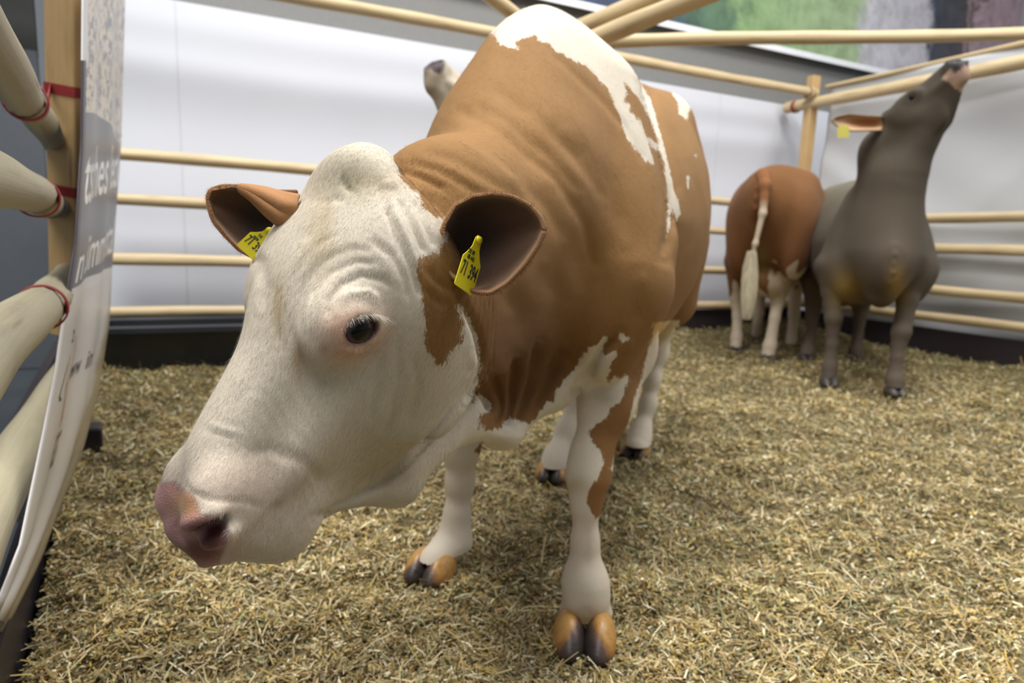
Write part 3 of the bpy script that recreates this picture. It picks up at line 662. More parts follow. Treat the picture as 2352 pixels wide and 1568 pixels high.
def hoof_material():
    n = NT('hoof_horn'); co = n.coord('Object'); z = n.n('SeparateXYZ'); n.l(co, z.inputs[0])
    f = n.math('ADD', n.n('Attribute', attribute_name='outer').outputs['Fac'], n.math('MULTIPLY', n.math('SUBTRACT', n.noise(co, 45, 4), .5), .7))
    return n.set(n.ramp(f, [(.15, (.035, .025, .022)), (.55, (.10, .06, .045)), (.85, (.36, .17, .04)), (1.0, (.44, .24, .07))]), .4, n.bump(n.noise(n.mapping(co, (1, 1, 4)), 60, 4), .3))
HOOF = hoof_material(); CLAW.materials.append(HOOF); CLAW2.materials.append(HOOF)
def hooves(parent, loc, direction, s=1.0, w=.031, dark=None):
    ang = math.atan2(direction[1], direction[0])
    for k in (-1, 1):
        me = CLAW if k < 0 else CLAW2
        if dark:
            me = DARKCLAW
        o = bpy.data.objects.new('hoof', me); COL.objects.link(o); me.shade_smooth(); o.parent = parent
        o.matrix_parent_inverse = Matrix.Translation(-Vector(parent.location))
        side = np.array([-math.sin(ang), math.cos(ang)]) * w * k * s
        o.location = (loc[0] + side[0], loc[1] + side[1], loc[2] if len(loc) > 2 else 0); o.rotation_euler = (0, 0, ang - k * .10); o.scale = (s, s, s)
def ear_mesh(name, up, lo, depth, cup, thick=.007, nx=28, ny=20, curl=.012, back=None):
    """a cupped leaf of hide between an upper and a lower edge, each a list of (s, x, y)"""
    U = np.array(up, float); L = np.array(lo, float); s = np.linspace(0, 1, nx); V = []; T = []
    for i, a in enumerate(s):
        ux, uy = np.interp(a, U[:, 0], U[:, 1]), np.interp(a, U[:, 0], U[:, 2]); lx, ly = np.interp(a, L[:, 0], L[:, 1]), np.interp(a, L[:, 0], L[:, 2])
        for j in range(ny):
            t = j / (ny - 1); tt = 2 * t - 1; c = math.cos(math.pi / 2 * tt)
            g = math.sin(math.pi * min(1, a * .92 + .08)) ** .6
            d = np.interp(a, [0, 1], depth) + cup * c * g * (1.5 - .8 * a) + .0030 * math.sin(tt * 9 + a * 3) * c * g
            x = ux + (lx - ux) * (.5 - .5 * math.cos(math.pi * t)); y = uy + (ly - uy) * (.5 - .5 * math.cos(math.pi * t))
            V.append(P(x, y, d)); T.append(c * g * (1.25 - .9 * a))
    F = [(i * ny + j, i * ny + j + 1, (i + 1) * ny + j + 1, (i + 1) * ny + j) for i in range(nx - 1) for j in range(ny - 1)]
    me = pydata(name, V, F); setf(me, 'deep', T); return me
def tubes(name, strands, r0, r1=.2, sides=3):
    """thin tapering hairs, each a list of points"""
    V = []; Fc = []
    for s in strands:
        s = [np.array(q, float) for q in s]; n = len(s)
        for i, q in enumerate(s):
            d = nrm(s[min(i + 1, n - 1)] - s[max(i - 1, 0)]); a = nrm(np.cross(d, (.3, .5, .8))); b = np.cross(d, a); r = r0 * (1 - (1 - r1) * i / (n - 1)); base = len(V)
            for k in range(sides): V.append(q + r * (a * math.cos(k * 2 * math.pi / sides) + b * math.sin(k * 2 * math.pi / sides)))
            if i:
                for k in range(sides): Fc.append((base - sides + k, base - sides + (k + 1) % sides, base + (k + 1) % sides, base + k))
    return pydata(name, V, Fc)
def text_mesh(name, body, mat, size, M, parent, extrude=.0002, shear=0, align='LEFT', label=None):
    cu = bpy.data.curves.new(name, 'FONT'); cu.body = body; cu.size = size; cu.extrude = extrude; cu.shear = shear; cu.align_x = align; cu.offset = size * .012; cu.resolution_u = 3
    o = bpy.data.objects.new(name, cu); COL.objects.link(o); dg = bpy.context.evaluated_depsgraph_get()
    me = bpy.data.meshes.new_from_object(o.evaluated_get(dg)); bpy.data.objects.remove(o); me.name = name
    me.transform(M)
    return link(name, me, mat, parent, smooth=False)
def plane_matrix(o, ex, ey):
    ez = np.cross(ex, ey); ez = ez / np.linalg.norm(ez)
    return Matrix(((ex[0], ey[0], ez[0], o[0]), (ex[1], ey[1], ez[1], o[1]), (ex[2], ey[2], ez[2], o[2]), (0, 0, 0, 1)))
VOX = .006
WARPS = [((400, 1108, .77), .040, (22, 4)), ((384, 1160, .77), .035, (14, 0)), ((690, 455, .97), .075, (-34, -6)), ((612, 560, .94), .06, (-22, -4)), ((610, 1240, .84), .055, (12, 34)), ((690, 1215, .86), .045, (12, 12)), ((1150, 1050, 1.36), .07, (0, -12)), ((1080, 200, 1.5), .12, (14, 8))]
def warp(V, ws):
    D = np.zeros_like(V)
    for (x, y, d), r, (dx, dy) in ws:
        g = np.exp(-(((V - P(x, y, d)) ** 2).sum(1)) / r ** 2); D += g[:, None] * (RT * dx - UP * dy) * d / FPX
    return V + D
def main_cow():
    root = empty('cow', (.02, 1.6, 0))
    tag(root, 'large brown and white cow with a white face lowering its head, nearest the camera', 'cow')
    pr = build_main(); F = field(pr)
    # nostrils and eye sockets are placed on the finished surface
    e, en = march(F, 822, 757); lat = HF.B[1]; en = nrm(en + .25 * lat); ex = nrm(np.cross(en, -HF.B[0] + .0 * HF.B[2])); 
    ex = nrm(RT - en * (RT @ en)); ey = np.cross(en, ex)
    ea = 0.10; ex, ey = ex * math.cos(ea) + ey * math.sin(ea), ey * math.cos(ea) - ex * math.sin(ea)
    ax = [ex, ey, en]
    wf = Frame(e, ax)
    pr.append(ell(wf, (0, .003, -.006), (.034, .026, .015), .02))
    pr.append(ell(wf, (0, 0, .006), (.0215, .0150, .022), .005, -1))
    eye_c = e - en * .0125
    # far eye mirrored across the head
    q = HF.loc(e[None].astype(np.float32))[0]; e2 = HF.w(q[0] - .045, -q[1], q[2]); mir = lambda v: v - 2 * (v @ HF.B[1]) * HF.B[1]
    ax2 = [mir(a) for a in ax]; wf2 = Frame(e2, ax2)
    hb = march(F, 897, 424)
    if hb: pr.append(ell(None, hb[0], (.007, .007, .006), .006)); pr.append(ell(None, hb[0] + hb[1] * .006, (.004, .004, .006), .003, -1))
    pr.append(ell(wf2, (0, .003, -.006), (.034, .026, .015), .02)); pr.append(ell(wf2, (0, 0, .006), (.0215, .0150, .022), .005, -1))
    nq, nn = march(F, 474, 1217)
    q = HF.loc(nq[None].astype(np.float32))[0]
    nex = nrm(RT * 1.0 + UP * .55); nex = nrm(nex - nn * (nex @ nn)); ney = np.cross(nn, nex)
    for c0, A in ((nq, [nex, ney, nn]), (HF.w(q[0], -q[1], q[2]), [mir(nex), mir(ney), mir(nn)])):
        fr = Frame(c0, A)
        pr.append(ell(fr, (.004, .012, -.006), (.024, .012, .012), .014)); pr.append(ell(fr, (.002, -.019, -.004), (.024, .009, .010), .014))
        pr.append(ell(fr, (.003, 0, .0), (.0225, .0115, .024), .006, -1)); pr.append(ell(fr, (-.014, -.006, .0), (.013, .006, .012), .006, -1))
    F = field(pr)
    V, Q = polygonize(F, (-.62, .45, .045), (1.3, 3.5, 1.66), VOX); V = project(F, V, 2)
    me = fastmesh('body', V, Q)
    bm = bmesh.new(); bm.from_mesh(me); bm.verts.ensure_lookup_table()
    q = HF.loc(V.astype(np.float32)); hd = (q[:, 0] < .56) & (q[:, 0] > -.12) & (q[:, 2] > -.45 ) & (V[:, 1] < 1.12) & (proj(V)[:, 0] < 1140)
    ed = [x for x in bm.edges if hd[x.verts[0].index] and hd[x.verts[1].index]]
    bmesh.ops.subdivide_edges(bm, edges=ed, cuts=1, use_grid_fill=True)
    bm.to_mesh(me); bm.free()
    V = mverts(me); V = project(F, V, 1)
    N = normals(F, V); V = groove(V, N, GROOVES)
    # soft muscle and hide unevenness
    rng = np.random.default_rng(4); z = np.zeros(len(V))
    for k in range(26):
        d = nrm(rng.normal(size=3)); fr_ = rng.uniform(9, 60); z += np.sin(V @ d * fr_ + rng.uniform(0, 6)) * .012 / fr_
    V = V + N * z[:, None]
    V = warp(V, WARPS)
    me.vertices.foreach_set('co', V.astype(np.float32).ravel()); me.update()
    q = proj(V); px = q[:, :2]; see = ((V - ORG) * N).sum(1) < .0
    patch = np.full(len(V), -1e3)
    for pl in WHITE: patch = np.maximum(patch, sdpoly(px, pl))
    for pl in BROWN: patch = np.minimum(patch, -sdpoly(px, pl))
    patch = patch * q[:, 2] / FPX
    # the far side carries the same kind of coat: white below, brown above
    cl = CF.loc(V.astype(np.float32)); far = (~see) & (cl[:, 1] < -.02) & (cl[:, 0] < .3)
    hl = HF.loc(V.astype(np.float32)); inh = (hl[:, 0] > -.1) & (hl[:, 2] > -.30) & (V[:, 1] < 1.12)
    pf = np.minimum(.06, .50 - cl[:, 2] + .05 * np.sin(cl[:, 0] * 9)); patch = np.where(far & ~inh, pf, patch)
    patch = np.where(V[:, 2] < .10, .05, patch)
    setf(me, 'patch', patch)
    wc = np.repeat(WHITEC[None], len(V), 0).astype(float)
    for x, y, rx, ry, c, w in STAIN:
        g = (gauss(px, x, y, rx, ry) * w * see)[:, None]; wc = wc * (1 - g) + np.array(c) * g
    nose = np.clip(sdpoly(px, NOSE) / 7, 0, 1) * (see | ((hl[:, 0] > .44) & inh & (hl[:, 1] > -.03)))
    nose = np.maximum(nose, np.where((hl[:, 1] < -.0) & (hl[:, 0] > .47) & (hl[:, 2] > -.13) & inh, 1, 0) * (~see)); skin = nose.copy()
    nc = np.array([.56, .31, .32]); nc2 = np.array([.20, .085, .07]); m1 = np.clip(gauss(px, 462, 1262, 60, 34) * 1.2, 0, 1)[:, None]
    ncol = nc * (1 - m1) + nc2 * m1
    m2 = np.clip(gauss(px, 428, 1158, 38, 30) * 1.3, 0, 1)[:, None]; ncol = ncol * (1 - m2) + np.array([.52, .31, .18]) * m2
    wc = wc * (1 - nose[:, None]) + ncol * nose[:, None]
    for fr in (wf, wf2):      # dark rims of the lids
        l = fr.loc(V.astype(np.float32)); r = np.sqrt((l[:, 0] / .0215) ** 2 + (l[:, 1] / .0150) ** 2); g = np.clip(1.45 - np.abs(r - .9) * 3.2, 0, 1) * (np.abs(l[:, 2]) < .03)
        wc = wc * (1 - g[:, None]) + np.array([.07, .028, .03]) * g[:, None]; skin = np.maximum(skin, g * .9)
    for c0 in (nq, HF.w(*(HF.loc(nq[None].astype(np.float32))[0] * np.array([1, -1, 1])))):
        l = np.linalg.norm(V - (c0 - nn * .0), axis=1); dd = F0depth(V, c0)
        g = np.clip((.023 - l) / .008, 0, 1) * dd; wc = wc * (1 - g[:, None]) + np.array([.10, .035, .03]) * g[:, None]
    setcol(me, 'wcol', wc)
    bc = np.repeat(BROWNC[None], len(V), 0).astype(float)
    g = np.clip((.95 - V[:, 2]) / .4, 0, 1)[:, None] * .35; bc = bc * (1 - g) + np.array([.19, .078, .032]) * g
    g = (gauss(px, 1220, 800, 125, 150) * .6)[:, None]; bc = bc * (1 - g) + np.array([.10, .038, .015]) * g  # dark chest and lower brown: coat tone plus shade painted into the colour
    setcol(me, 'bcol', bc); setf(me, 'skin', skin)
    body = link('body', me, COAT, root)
    coat_hair(V, N, patch, wc, bc, skin, hd_mask(V), root)
    # eyes
    n = NT('eye')
    n.set(n.n('Attribute', attribute_name='iris').outputs['Color'], .08, Specular_IOR_Level=.22); EYE = n.m
    for c0, A in ((eye_c, ax), (e2 - ax2[2] * .0125, ax2)):
        bm = bmesh.new(); bmesh.ops.create_uvsphere(bm, u_segments=40, v_segments=24, radius=.0205)
        for v in bm.verts: v.co = Vector((v.co.x * 1.35, v.co.y * 1.12, v.co.z * 1.12))
        mm = bpy.data.meshes.new('eyeball'); bm.to_mesh(mm); bm.free()
        ev = mverts(mm); er = np.sqrt(((ev[:, 0] + .001) / .0150) ** 2 + ((ev[:, 1] + .0015) / .0108) ** 2); eg = np.clip((er - .96) * 12, 0, 1)[:, None]
        setcol(mm, 'iris', np.array([.004, .004, .005]) * (1 - eg) + np.array([.085, .058, .060]) * eg)
        mm.transform(Matrix(((A[0][0], A[1][0], A[2][0], c0[0]), (A[0][1], A[1][1], A[2][1], c0[1]), (A[0][2], A[1][2], A[2][2], c0[2]), (0, 0, 0, 1))))
        o = link('eyeball', mm, EYE, root)
    tag(o, None)
    # eyelashes
    rs = random.Random(3); hair = plain('white_hair', (.85, .80, .72), .5)
    for fr in (wf, wf2):
        st = []
        for k in range(190):
            a = math.radians(rs.uniform(24, 158)); s = rs.uniform(1.0, 1.18); x, y = math.cos(a) * .0235 * s, math.sin(a) * .0175 * s
            ln = rs.uniform(.009, .022) * (.66 + .34 * math.cos(a)); dx = math.cos(a) * .75 + rs.gauss(0, .16) + .22
            p0 = fr.w(x, y, .003); p1 = fr.w(x + dx * ln * .45, y - ln * .05, .003 + ln * .6); p2 = fr.w(x + dx * ln * .9, y - ln * .55 + rs.gauss(0, .002), .003 + ln * .95)
            st.append([p0, p1, p2])
        for k in range(26):
            a = math.radians(rs.uniform(200, 345)); x, y = math.cos(a) * .025, math.sin(a) * .019; ln = rs.uniform(.004, .009)
            st.append([fr.w(x, y, .0), fr.w(x * 1.15, y * 1.2, ln * .5), fr.w(x * 1.3, y * 1.5, ln * .6)])
        link('eyelashes', tubes('eyelashes', st, .00026), hair, root)
    # muzzle whiskers
    st = []
    for k in range(34):
        x, y = rs.uniform(470, 700), rs.uniform(1200, 1300); h = march(F, x, y)
        if h is None: continue
        p, g = h; ln = rs.uniform(.006, .014); j = rs.gauss(0, .002); st.append([p, p + g * ln * .4 + j, p + g * ln * .75 + j * 1.5 - np.array([0, 0, ln * .15]), p + g * ln - np.array([0, 0, ln * .45])])
    tag(link('whiskers', tubes('whiskers', st, .00014), hair, root), kind='stuff')
    # ears
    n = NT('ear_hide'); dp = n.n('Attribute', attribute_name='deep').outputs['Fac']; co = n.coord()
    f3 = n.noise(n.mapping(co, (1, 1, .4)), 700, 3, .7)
    c = n.ramp(n.math('ADD', dp, n.math('MULTIPLY', n.math('SUBTRACT', f3, .5), .25)), [(.08, (.24, .12, .045)), (.22, (.13, .065, .03)), (.55, (.085, .038, .018)), (.85, (.025, .011, .006)), (1, (.016, .008, .005))])  # brown hide, its inner shade partly painted in by cup depth
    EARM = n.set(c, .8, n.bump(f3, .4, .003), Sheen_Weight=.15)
    up = [(0, 1005, 560), (.08, 1022, 510), (.2, 1045, 472), (.35, 1085, 450), (.5, 1130, 445), (.65, 1175, 450), (.8, 1218, 472), (.92, 1243, 500), (1, 1252, 528)]
    lo = [(0, 1010, 600), (.08, 1035, 632), (.2, 1062, 655), (.35, 1092, 672), (.5, 1125, 675), (.65, 1165, 652), (.8, 1205, 610), (.92, 1236, 566), (1, 1251, 532)]
    eb = march(F, 1000, 575)[0]; d0 = float((eb - ORG) @ FW)
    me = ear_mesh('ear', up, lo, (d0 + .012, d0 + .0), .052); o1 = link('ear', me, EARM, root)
    m_ = o1.modifiers.new('thick', 'SOLIDIFY'); m_.thickness = .007; m_.offset = 0; m_ = o1.modifiers.new('s', 'SUBSURF'); m_.levels = m_.render_levels = 1
    # the near ear's root, a soft fold of hide joining cup and head
    up = [(0, 685, 440), (.2, 640, 440), (.4, 595, 434), (.6, 555, 428), (.8, 510, 427), (.92, 484, 436), (1, 476, 455)]
    lo = [(0, 685, 560), (.2, 625, 575), (.4, 580, 590), (.6, 548, 572), (.8, 515, 538), (.92, 490, 508), (1, 476, 462)]
    eb2 = march(F, 668, 500); d2 = float((eb2[0] - ORG) @ FW) + .03 if eb2 is not None else 1.0
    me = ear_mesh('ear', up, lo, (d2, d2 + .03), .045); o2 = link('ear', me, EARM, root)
    m_ = o2.modifiers.new('thick', 'SOLIDIFY'); m_.thickness = .007; m_.offset = 0; m_ = o2.modifiers.new('s', 'SUBSURF'); m_.levels = m_.render_levels = 1
    # rolled upper flap of the far ear
    up = [(0, 690, 455), (.3, 650, 448), (.6, 610, 437), (.85, 575, 432), (1, 550, 430)]
    lo = [(0, 660, 520), (.3, 640, 512), (.6, 612, 488), (.85, 580, 455), (1, 552, 434)]
    n = NT('ear_back'); co = n.coord(); f3 = n.noise(n.mapping(co, (1, 1, .4)), 700, 3, .7)
    EARB = n.set(n.mix(f3, (.30, .13, .045), (.42, .21, .08)), .8, n.bump(f3, .4, .003))
    me = ear_mesh('ear_fold', up, lo, (d2 - .02, d2 - .004), -.018); o = link('ear_fold', me, EARB, o2)
    m_ = o.modifiers.new('thick', 'SOLIDIFY'); m_.thickness = .006; m_ = o.modifiers.new('s', 'SUBSURF'); m_.levels = m_.render_levels = 1
    # ear fringe
    st = []
    for edge, dd, k_ in (([(1012, 590), (1020, 515), (1045, 470), (1085, 449), (1130, 443), (1175, 449), (1218, 470), (1247, 505), (1250, 540), (1218, 605), (1180, 645), (1140, 675), (1095, 675)], d0 + .006, 1500),
                    ([(690, 455), (600, 433), (530, 426), (482, 436), (475, 460), (490, 508), (520, 545), (555, 580)], d2 + .012, 900)):
        E_ = np.array(edge, float); cx = E_.mean(0)
        for k in range(k_):
            t = rs.uniform(0, len(E_) - 1.001); i = int(t); a = E_[i] + (E_[i + 1] - E_[i]) * (t - i); o_ = (a - cx) / np.linalg.norm(a - cx)
            ln = rs.uniform(.001, .0045) * FPX / dd; dq = dd + rs.uniform(-.004, .004)
            st.append([P(*(a - o_ * 4), dq), P(*(a + o_ * ln * .5 + rs.gauss(0, 1)), dq), P(*(a + o_ * ln + np.array([rs.gauss(0, 3), rs.gauss(0, 3)])), dq - .002)])
    tag(link('ear_fringe', tubes('ear_fringe', st, .00022), EARB, root), kind='stuff')
    # ear tags
    TAG = plain('tag_yellow', (.72, .62, .01), .35, Coat_Weight=.3); BLK = plain('tag_print', (.03, .03, .02), .6)
    def eartag(TL, BR_, BL, dtop, dbl, dbr, stem, big, small, sz):
        pTL, pBL, pBR = P(*TL, dtop), P(*BL, dbl), P(*BR_, dbr)
        exw = pBR - pBL; wd_ = np.linalg.norm(exw); ex_ = exw / wd_; ey_ = pTL - pBL; ey_ = ey_ - ex_ * (ey_ @ ex_); ht = np.linalg.norm(ey_); ey_ = ey_ / ht
        M = plane_matrix(pBL, ex_, ey_)
        out = [(wd_ * .04, 0), (wd_ * .96, 0), (wd_, ht * .04), (wd_, ht * .98), (wd_ * .84, ht * 1.18), (wd_ * .70, ht * 1.42), (wd_ * .66, ht * 1.74), (wd_ * .58, ht * 1.84), (wd_ * .42, ht * 1.84), (wd_ * .34, ht * 1.74), (wd_ * .30, ht * 1.42), (wd_ * .16, ht * 1.18), (0, ht * .98), (0, ht * .04)]
        bm = bmesh.new(); f = bm.faces.new([bm.verts.new((x, y, 0)) for x, y in out])
        r_ = bmesh.ops.extrude_face_region(bm, geom=[f]); bmesh.ops.translate(bm, verts=[v for v in r_['geom'] if isinstance(v, bmesh.types.BMVert)], vec=(0, 0, -.0014))
        bmesh.ops.recalc_face_normals(bm, faces=bm.faces[:])
        me = bpy.data.meshes.new('ear_tag'); bm.to_mesh(me); bm.free(); me.transform(M)
        t = link('ear_tag', me, TAG, root, smooth=False)
        bm = bmesh.new(); bmesh.ops.create_cone(bm, cap_ends=True, segments=16, radius1=.0062, radius2=.0048, depth=.004); me = bpy.data.meshes.new('tag_button'); bm.to_mesh(me); bm.free()
        me.transform(M @ Matrix.Translation((wd_ * .5, ht * 1.70, .001))); link('tag_button', me, TAG, t)
        for txt, x, y, s_ in ((big[0], .07, .42, sz), (big[1], .48, .42, sz)) + small:
            text_mesh('tag_number', txt, BLK, s_ * ht, M @ Matrix.Translation((x * wd_, y * ht, .0004)) @ Matrix.Diagonal(((.42 if s_ > .3 else .62) * wd_ / ht * 1.1, 1, 1, 1)), t)
    dt = d0 - .012
    eartag((1077, 592), (1084, 679), (1044, 652), dt + .012, dt - .006, dt + .026, None, ('71', '394'), (('DE 09', .16, 1.16, .20), ('08 443', .20, .97, .20)), .66)
    eartag((570, 526), (586, 602), (543, 562), d2 - .005, d2 - .012, d2 + .0, None, ('71', '394'), (('DE', .30, 1.1, .22), ('IIIIIII', .2, .86, .22)), .66)
    for x, y, d, z_ in (((G(1345, 1500)), None, (-.12, -1), 1.06), ((G(985, 1332)), None, (-.45, -1), .95), ((G(1460, 1046)), None, (-.3, -1), .95), ((G(1270, 1102)), None, (-.25, -1), .95)):
        hooves(root, (x[0], x[1] + .040, -.004), d, z_ * 1.06, w=.0335)
    return root
def hd_mask(V):
    q = HF.loc(V.astype(np.float32)); return (q[:, 0] < .56) & (q[:, 0] > -.12) & (V[:, 1] < 1.15) & (proj(V)[:, 0] < 1140)
def coat_hair(V, N, patch, wc, bc, skin, mask, root, count=230000):
    q = proj(V); see = ((V - ORG) * N).sum(1) < .02; ok = np.where(mask & see & (skin < .3))[0]; ok2 = np.where(~mask & see & (V[:, 1] < 2.0) & (V[:, 2] > .4))[0]
    rng = np.random.default_rng(5); pick = np.concatenate([rng.choice(ok, count), rng.choice(ok2, 60000)])
    p = V[pick] + rng.normal(0, .0014, (len(pick), 3)); nn = N[pick]; p = p - nn * .0008
    hl = mask[pick]
    flow = np.where(hl[:, None], HF.B[0] * .9 + np.array([0, 0, -.35]), -bw * -.6 + np.array([0, 0, -.8]))
    flow = flow + rng.normal(0, .28, p.shape); flow = flow - nn * (flow * nn).sum(1)[:, None]; flow /= np.linalg.norm(flow, axis=1)[:, None]
    ln = rng.uniform(.0035, .0085, len(pick))[:, None] * np.where(hl, 1, 1.5)[:, None]; d = flow + nn * rng.uniform(.12, .38, len(pick))[:, None]
    sd = np.cross(flow, nn); w = .00011 * np.where(hl, 1, 1.7)[:, None]
    tip = p + d * ln; T = np.stack([p - sd * w, p + sd * w, tip], 1).reshape(-1, 3)
    me = fastmesh('coat_hair', T, np.arange(len(T)).reshape(-1, 3))
    t = (patch[pick] + rng.normal(0, .0035, len(pick))) > 0
    c = np.where(t[:, None], wc[pick], bc[pick]) * rng.uniform(.75, 1.15, (len(pick), 1))
    setcol(me, 'col', np.repeat(c, 3, 0)); me.normals_split_custom_set_from_vertices(np.repeat(nn, 3, 0).astype(np.float32))
    n = NT('hair'); a = n.n('Attribute', attribute_name='col').outputs['Color']
    o = link('coat_hair', me, n.set(a, .7, None, Specular_IOR_Level=.15), root, smooth=False); tag(o, kind='stuff')
def F0depth(V, c): return 1.0
COAT = coat_material()
COW = main_cow()
# ------------------------------------------------------------------ straw
def ground_h(x, y):
    p = np.stack([x, y], -1)
    db = (p - CORNER[:2]) @ BN[:2]; dr = (p - CORNER[:2]) @ RN[:2]; dl = (p - LP[:2]) @ LN[:2]
    h = .13 * np.exp(-(np.maximum(db, 0) / .55) ** 2) + .10 * np.exp(-(np.maximum(dr, 0) / .6) ** 2) + .03 * np.exp(-(np.maximum(dl, 0) / .3) ** 2)
    h = h + .018 * np.sin(x * 5.1 + 1.3 * np.sin(y * 3.7)) * np.sin(y * 4.3 + 1.1 * np.sin(x * 4.1)) + .006 * np.sin(x * 13 + y * 5) * np.sin(y * 15 - x * 7)
    h = h + .020 * np.sin(x * 9 + 2.5 * np.sin(y * 8)) * np.sin(y * 10 + 2.5 * np.sin(x * 7)) + .004 * np.sin(x * 37 + 2 * np.sin(y * 23)) * np.sin(y * 41 + 2 * np.sin(x * 29))
    return h - .012, db, dr, dl
def straw():
    xs = np.arange(-3.2, 6.4, .03); ys = np.arange(-.6, 7.6, .03); X, Y = np.meshgrid(xs, ys, indexing='ij'); h, db, dr, dl = ground_h(X, Y)
    keep = (db > -.02) & (dr > -.02) & (dl > -.0)
    V = np.stack([X, Y, h], -1).reshape(-1, 3); ny = len(ys)
    i, j = np.meshgrid(np.arange(len(xs) - 1), np.arange(ny - 1), indexing='ij'); a = (i * ny + j).ravel(); Q = np.stack([a, a + ny, a + ny + 1, a + 1], 1)
    Q = Q[keep.ravel()[Q].all(1)]; used = np.unique(Q); mp = np.full(len(V), -1); mp[used] = np.arange(len(used))
    n = NT('straw_bed'); co = n.coord(); g = n.noise(co, 60, 5, .7); g2 = n.noise(co, 3, 3)
    c = n.ramp(g, [(.3, (.06, .042, .016)), (.5, (.19, .145, .06)), (.7, (.34, .26, .12))]); c = n.mix(n.math('MULTIPLY', g2, .5), c, (.20, .18, .09))
    o = link('straw_bed', fastmesh('straw_bed', V[used], mp[Q]), n.set(c, .8, n.bump(g, .8, .02))); tag(o, kind='structure')
    rng = np.random.default_rng(11)
    # scatter: dense where it is seen close, even everywhere in the pen
    N1, N2 = 270000, 150000
    r = .95 * np.exp(rng.uniform(0, 1, N1) * math.log(8.2 / .95)); an = rng.uniform(-.78, .72, N1); x1 = np.sin(an) * r; y1 = np.cos(an) * r
    x2 = rng.uniform(-3.2, 6.3, N2); y2 = rng.uniform(-.5, 7.5, N2); x = np.concatenate([x1, x2]); y = np.concatenate([y1, y2])
    h, db, dr, dl = ground_h(x, y); k = (db > .01) & (dr > .01) & (dl > .02); x, y, h, db, dr, dl = [q[k] for q in (x, y, h, db, dr, dl)]; N = len(x)
    d = np.hypot(x, y); gr = np.clip((d - 1) / 4, 0, 1)
    fl = rng.random(N) < .60
    ln = np.where(fl, rng.uniform(.006, .021, N), np.clip(rng.lognormal(math.log(.024), .5, N), .01, .08)) * (1 + .4 * gr)
    wd = np.where(fl, rng.uniform(.0028, .0066, N), rng.uniform(.0014, .0038, N)) * (1 + .7 * gr); long_ = rng.random(N) < .012; ln[long_] = rng.uniform(.05, .11, long_.sum()); wd[long_] = rng.uniform(.002, .004, long_.sum())
    th = rng.uniform(0, 2 * math.pi, N); el = rng.normal(0, .36, N); el[rng.random(N) < .05] *= 2.4
    clump = np.sin(x * 31 + 3 * np.sin(y * 17)) * np.sin(y * 27 + 3 * np.sin(x * 19))
    z = h + rng.uniform(-.006, .014, N) + .013 * clump * (rng.random(N) < .8) + np.abs(np.sin(el)) * ln * .4
    dv = np.stack([np.cos(th) * np.cos(el), np.sin(th) * np.cos(el), np.sin(el)], 1); sd = np.stack([-np.sin(th), np.cos(th), rng.normal(0, .6, N)], 1); sd /= np.linalg.norm(sd, axis=1)[:, None]
    c = np.stack([x, y, z], 1); bend = np.stack([rng.normal(0, .05, N), rng.normal(0, .05, N), rng.uniform(0, .12, N)], 1) * ln[:, None]
    A = c - dv * ln[:, None] / 2; B = c + dv * ln[:, None] / 2; M_ = c + bend; w = sd * wd[:, None] / 2
    V = np.stack([A - w, A + w, M_ + w, M_ - w, B + w * .8, B - w * .8], 1).reshape(-1, 3); b = np.arange(N)[:, None] * 6
    Q = np.concatenate([b + np.array([[0, 1, 2, 3]]), b + np.array([[3, 2, 4, 5]])])
    pal = np.array([(.58, .47, .27), (.42, .31, .13), (.34, .22, .07), (.24, .19, .08), (.12, .08, .03), (.24, .26, .13), (.76, .70, .54), (.48, .35, .09), (.28, .25, .14)])
    pr = np.array([.24, .19, .09, .13, .09, .05, .09, .05, .07]); ci = rng.choice(len(pal), N, p=pr / pr.sum())
    # olive hay towards the back fences and in loose drifts
    gz = np.clip(1.3 - np.minimum(db, dr) / .7, 0, 1) * .75 + .25 * (np.sin(x * 2.3 + 1.7 * y) * np.sin(y * 2.9 - x) > .35)
    sw = rng.random(N) < gz * .75; ci[sw] = rng.choice([3, 5, 8, 4, 1], sw.sum(), p=[.3, .25, .25, .1, .1])
    big = np.sin(x * 3.1 + 2 * np.sin(y * 2.3) + 1) * np.sin(y * 3.7 + 2 * np.sin(x * 2.9)) * .5 + np.sin(x * 9 + 2.5 * np.sin(y * 8)) * np.sin(y * 10 + 2.5 * np.sin(x * 7)) * .5
    mul = (.98 + .36 * big)[:, None]
    col = pal[ci] * mul * np.array([.97, .95, .84]) * rng.uniform(.8, 1.12, (N, 1)) * rng.uniform(.95, 1.05, (N, 3))
    me = fastmesh('loose_straw', V, Q); setcol(me, 'col', np.repeat(col, 6, 0))
    n = NT('straw'); a = n.n('Attribute', attribute_name='col').outputs['Color']
    o = link('loose_straw', me, n.set(a, .55, None), None, smooth=False); tag(o, 'loose chopped straw and hay covering the pen floor', 'straw', kind='stuff')
straw()
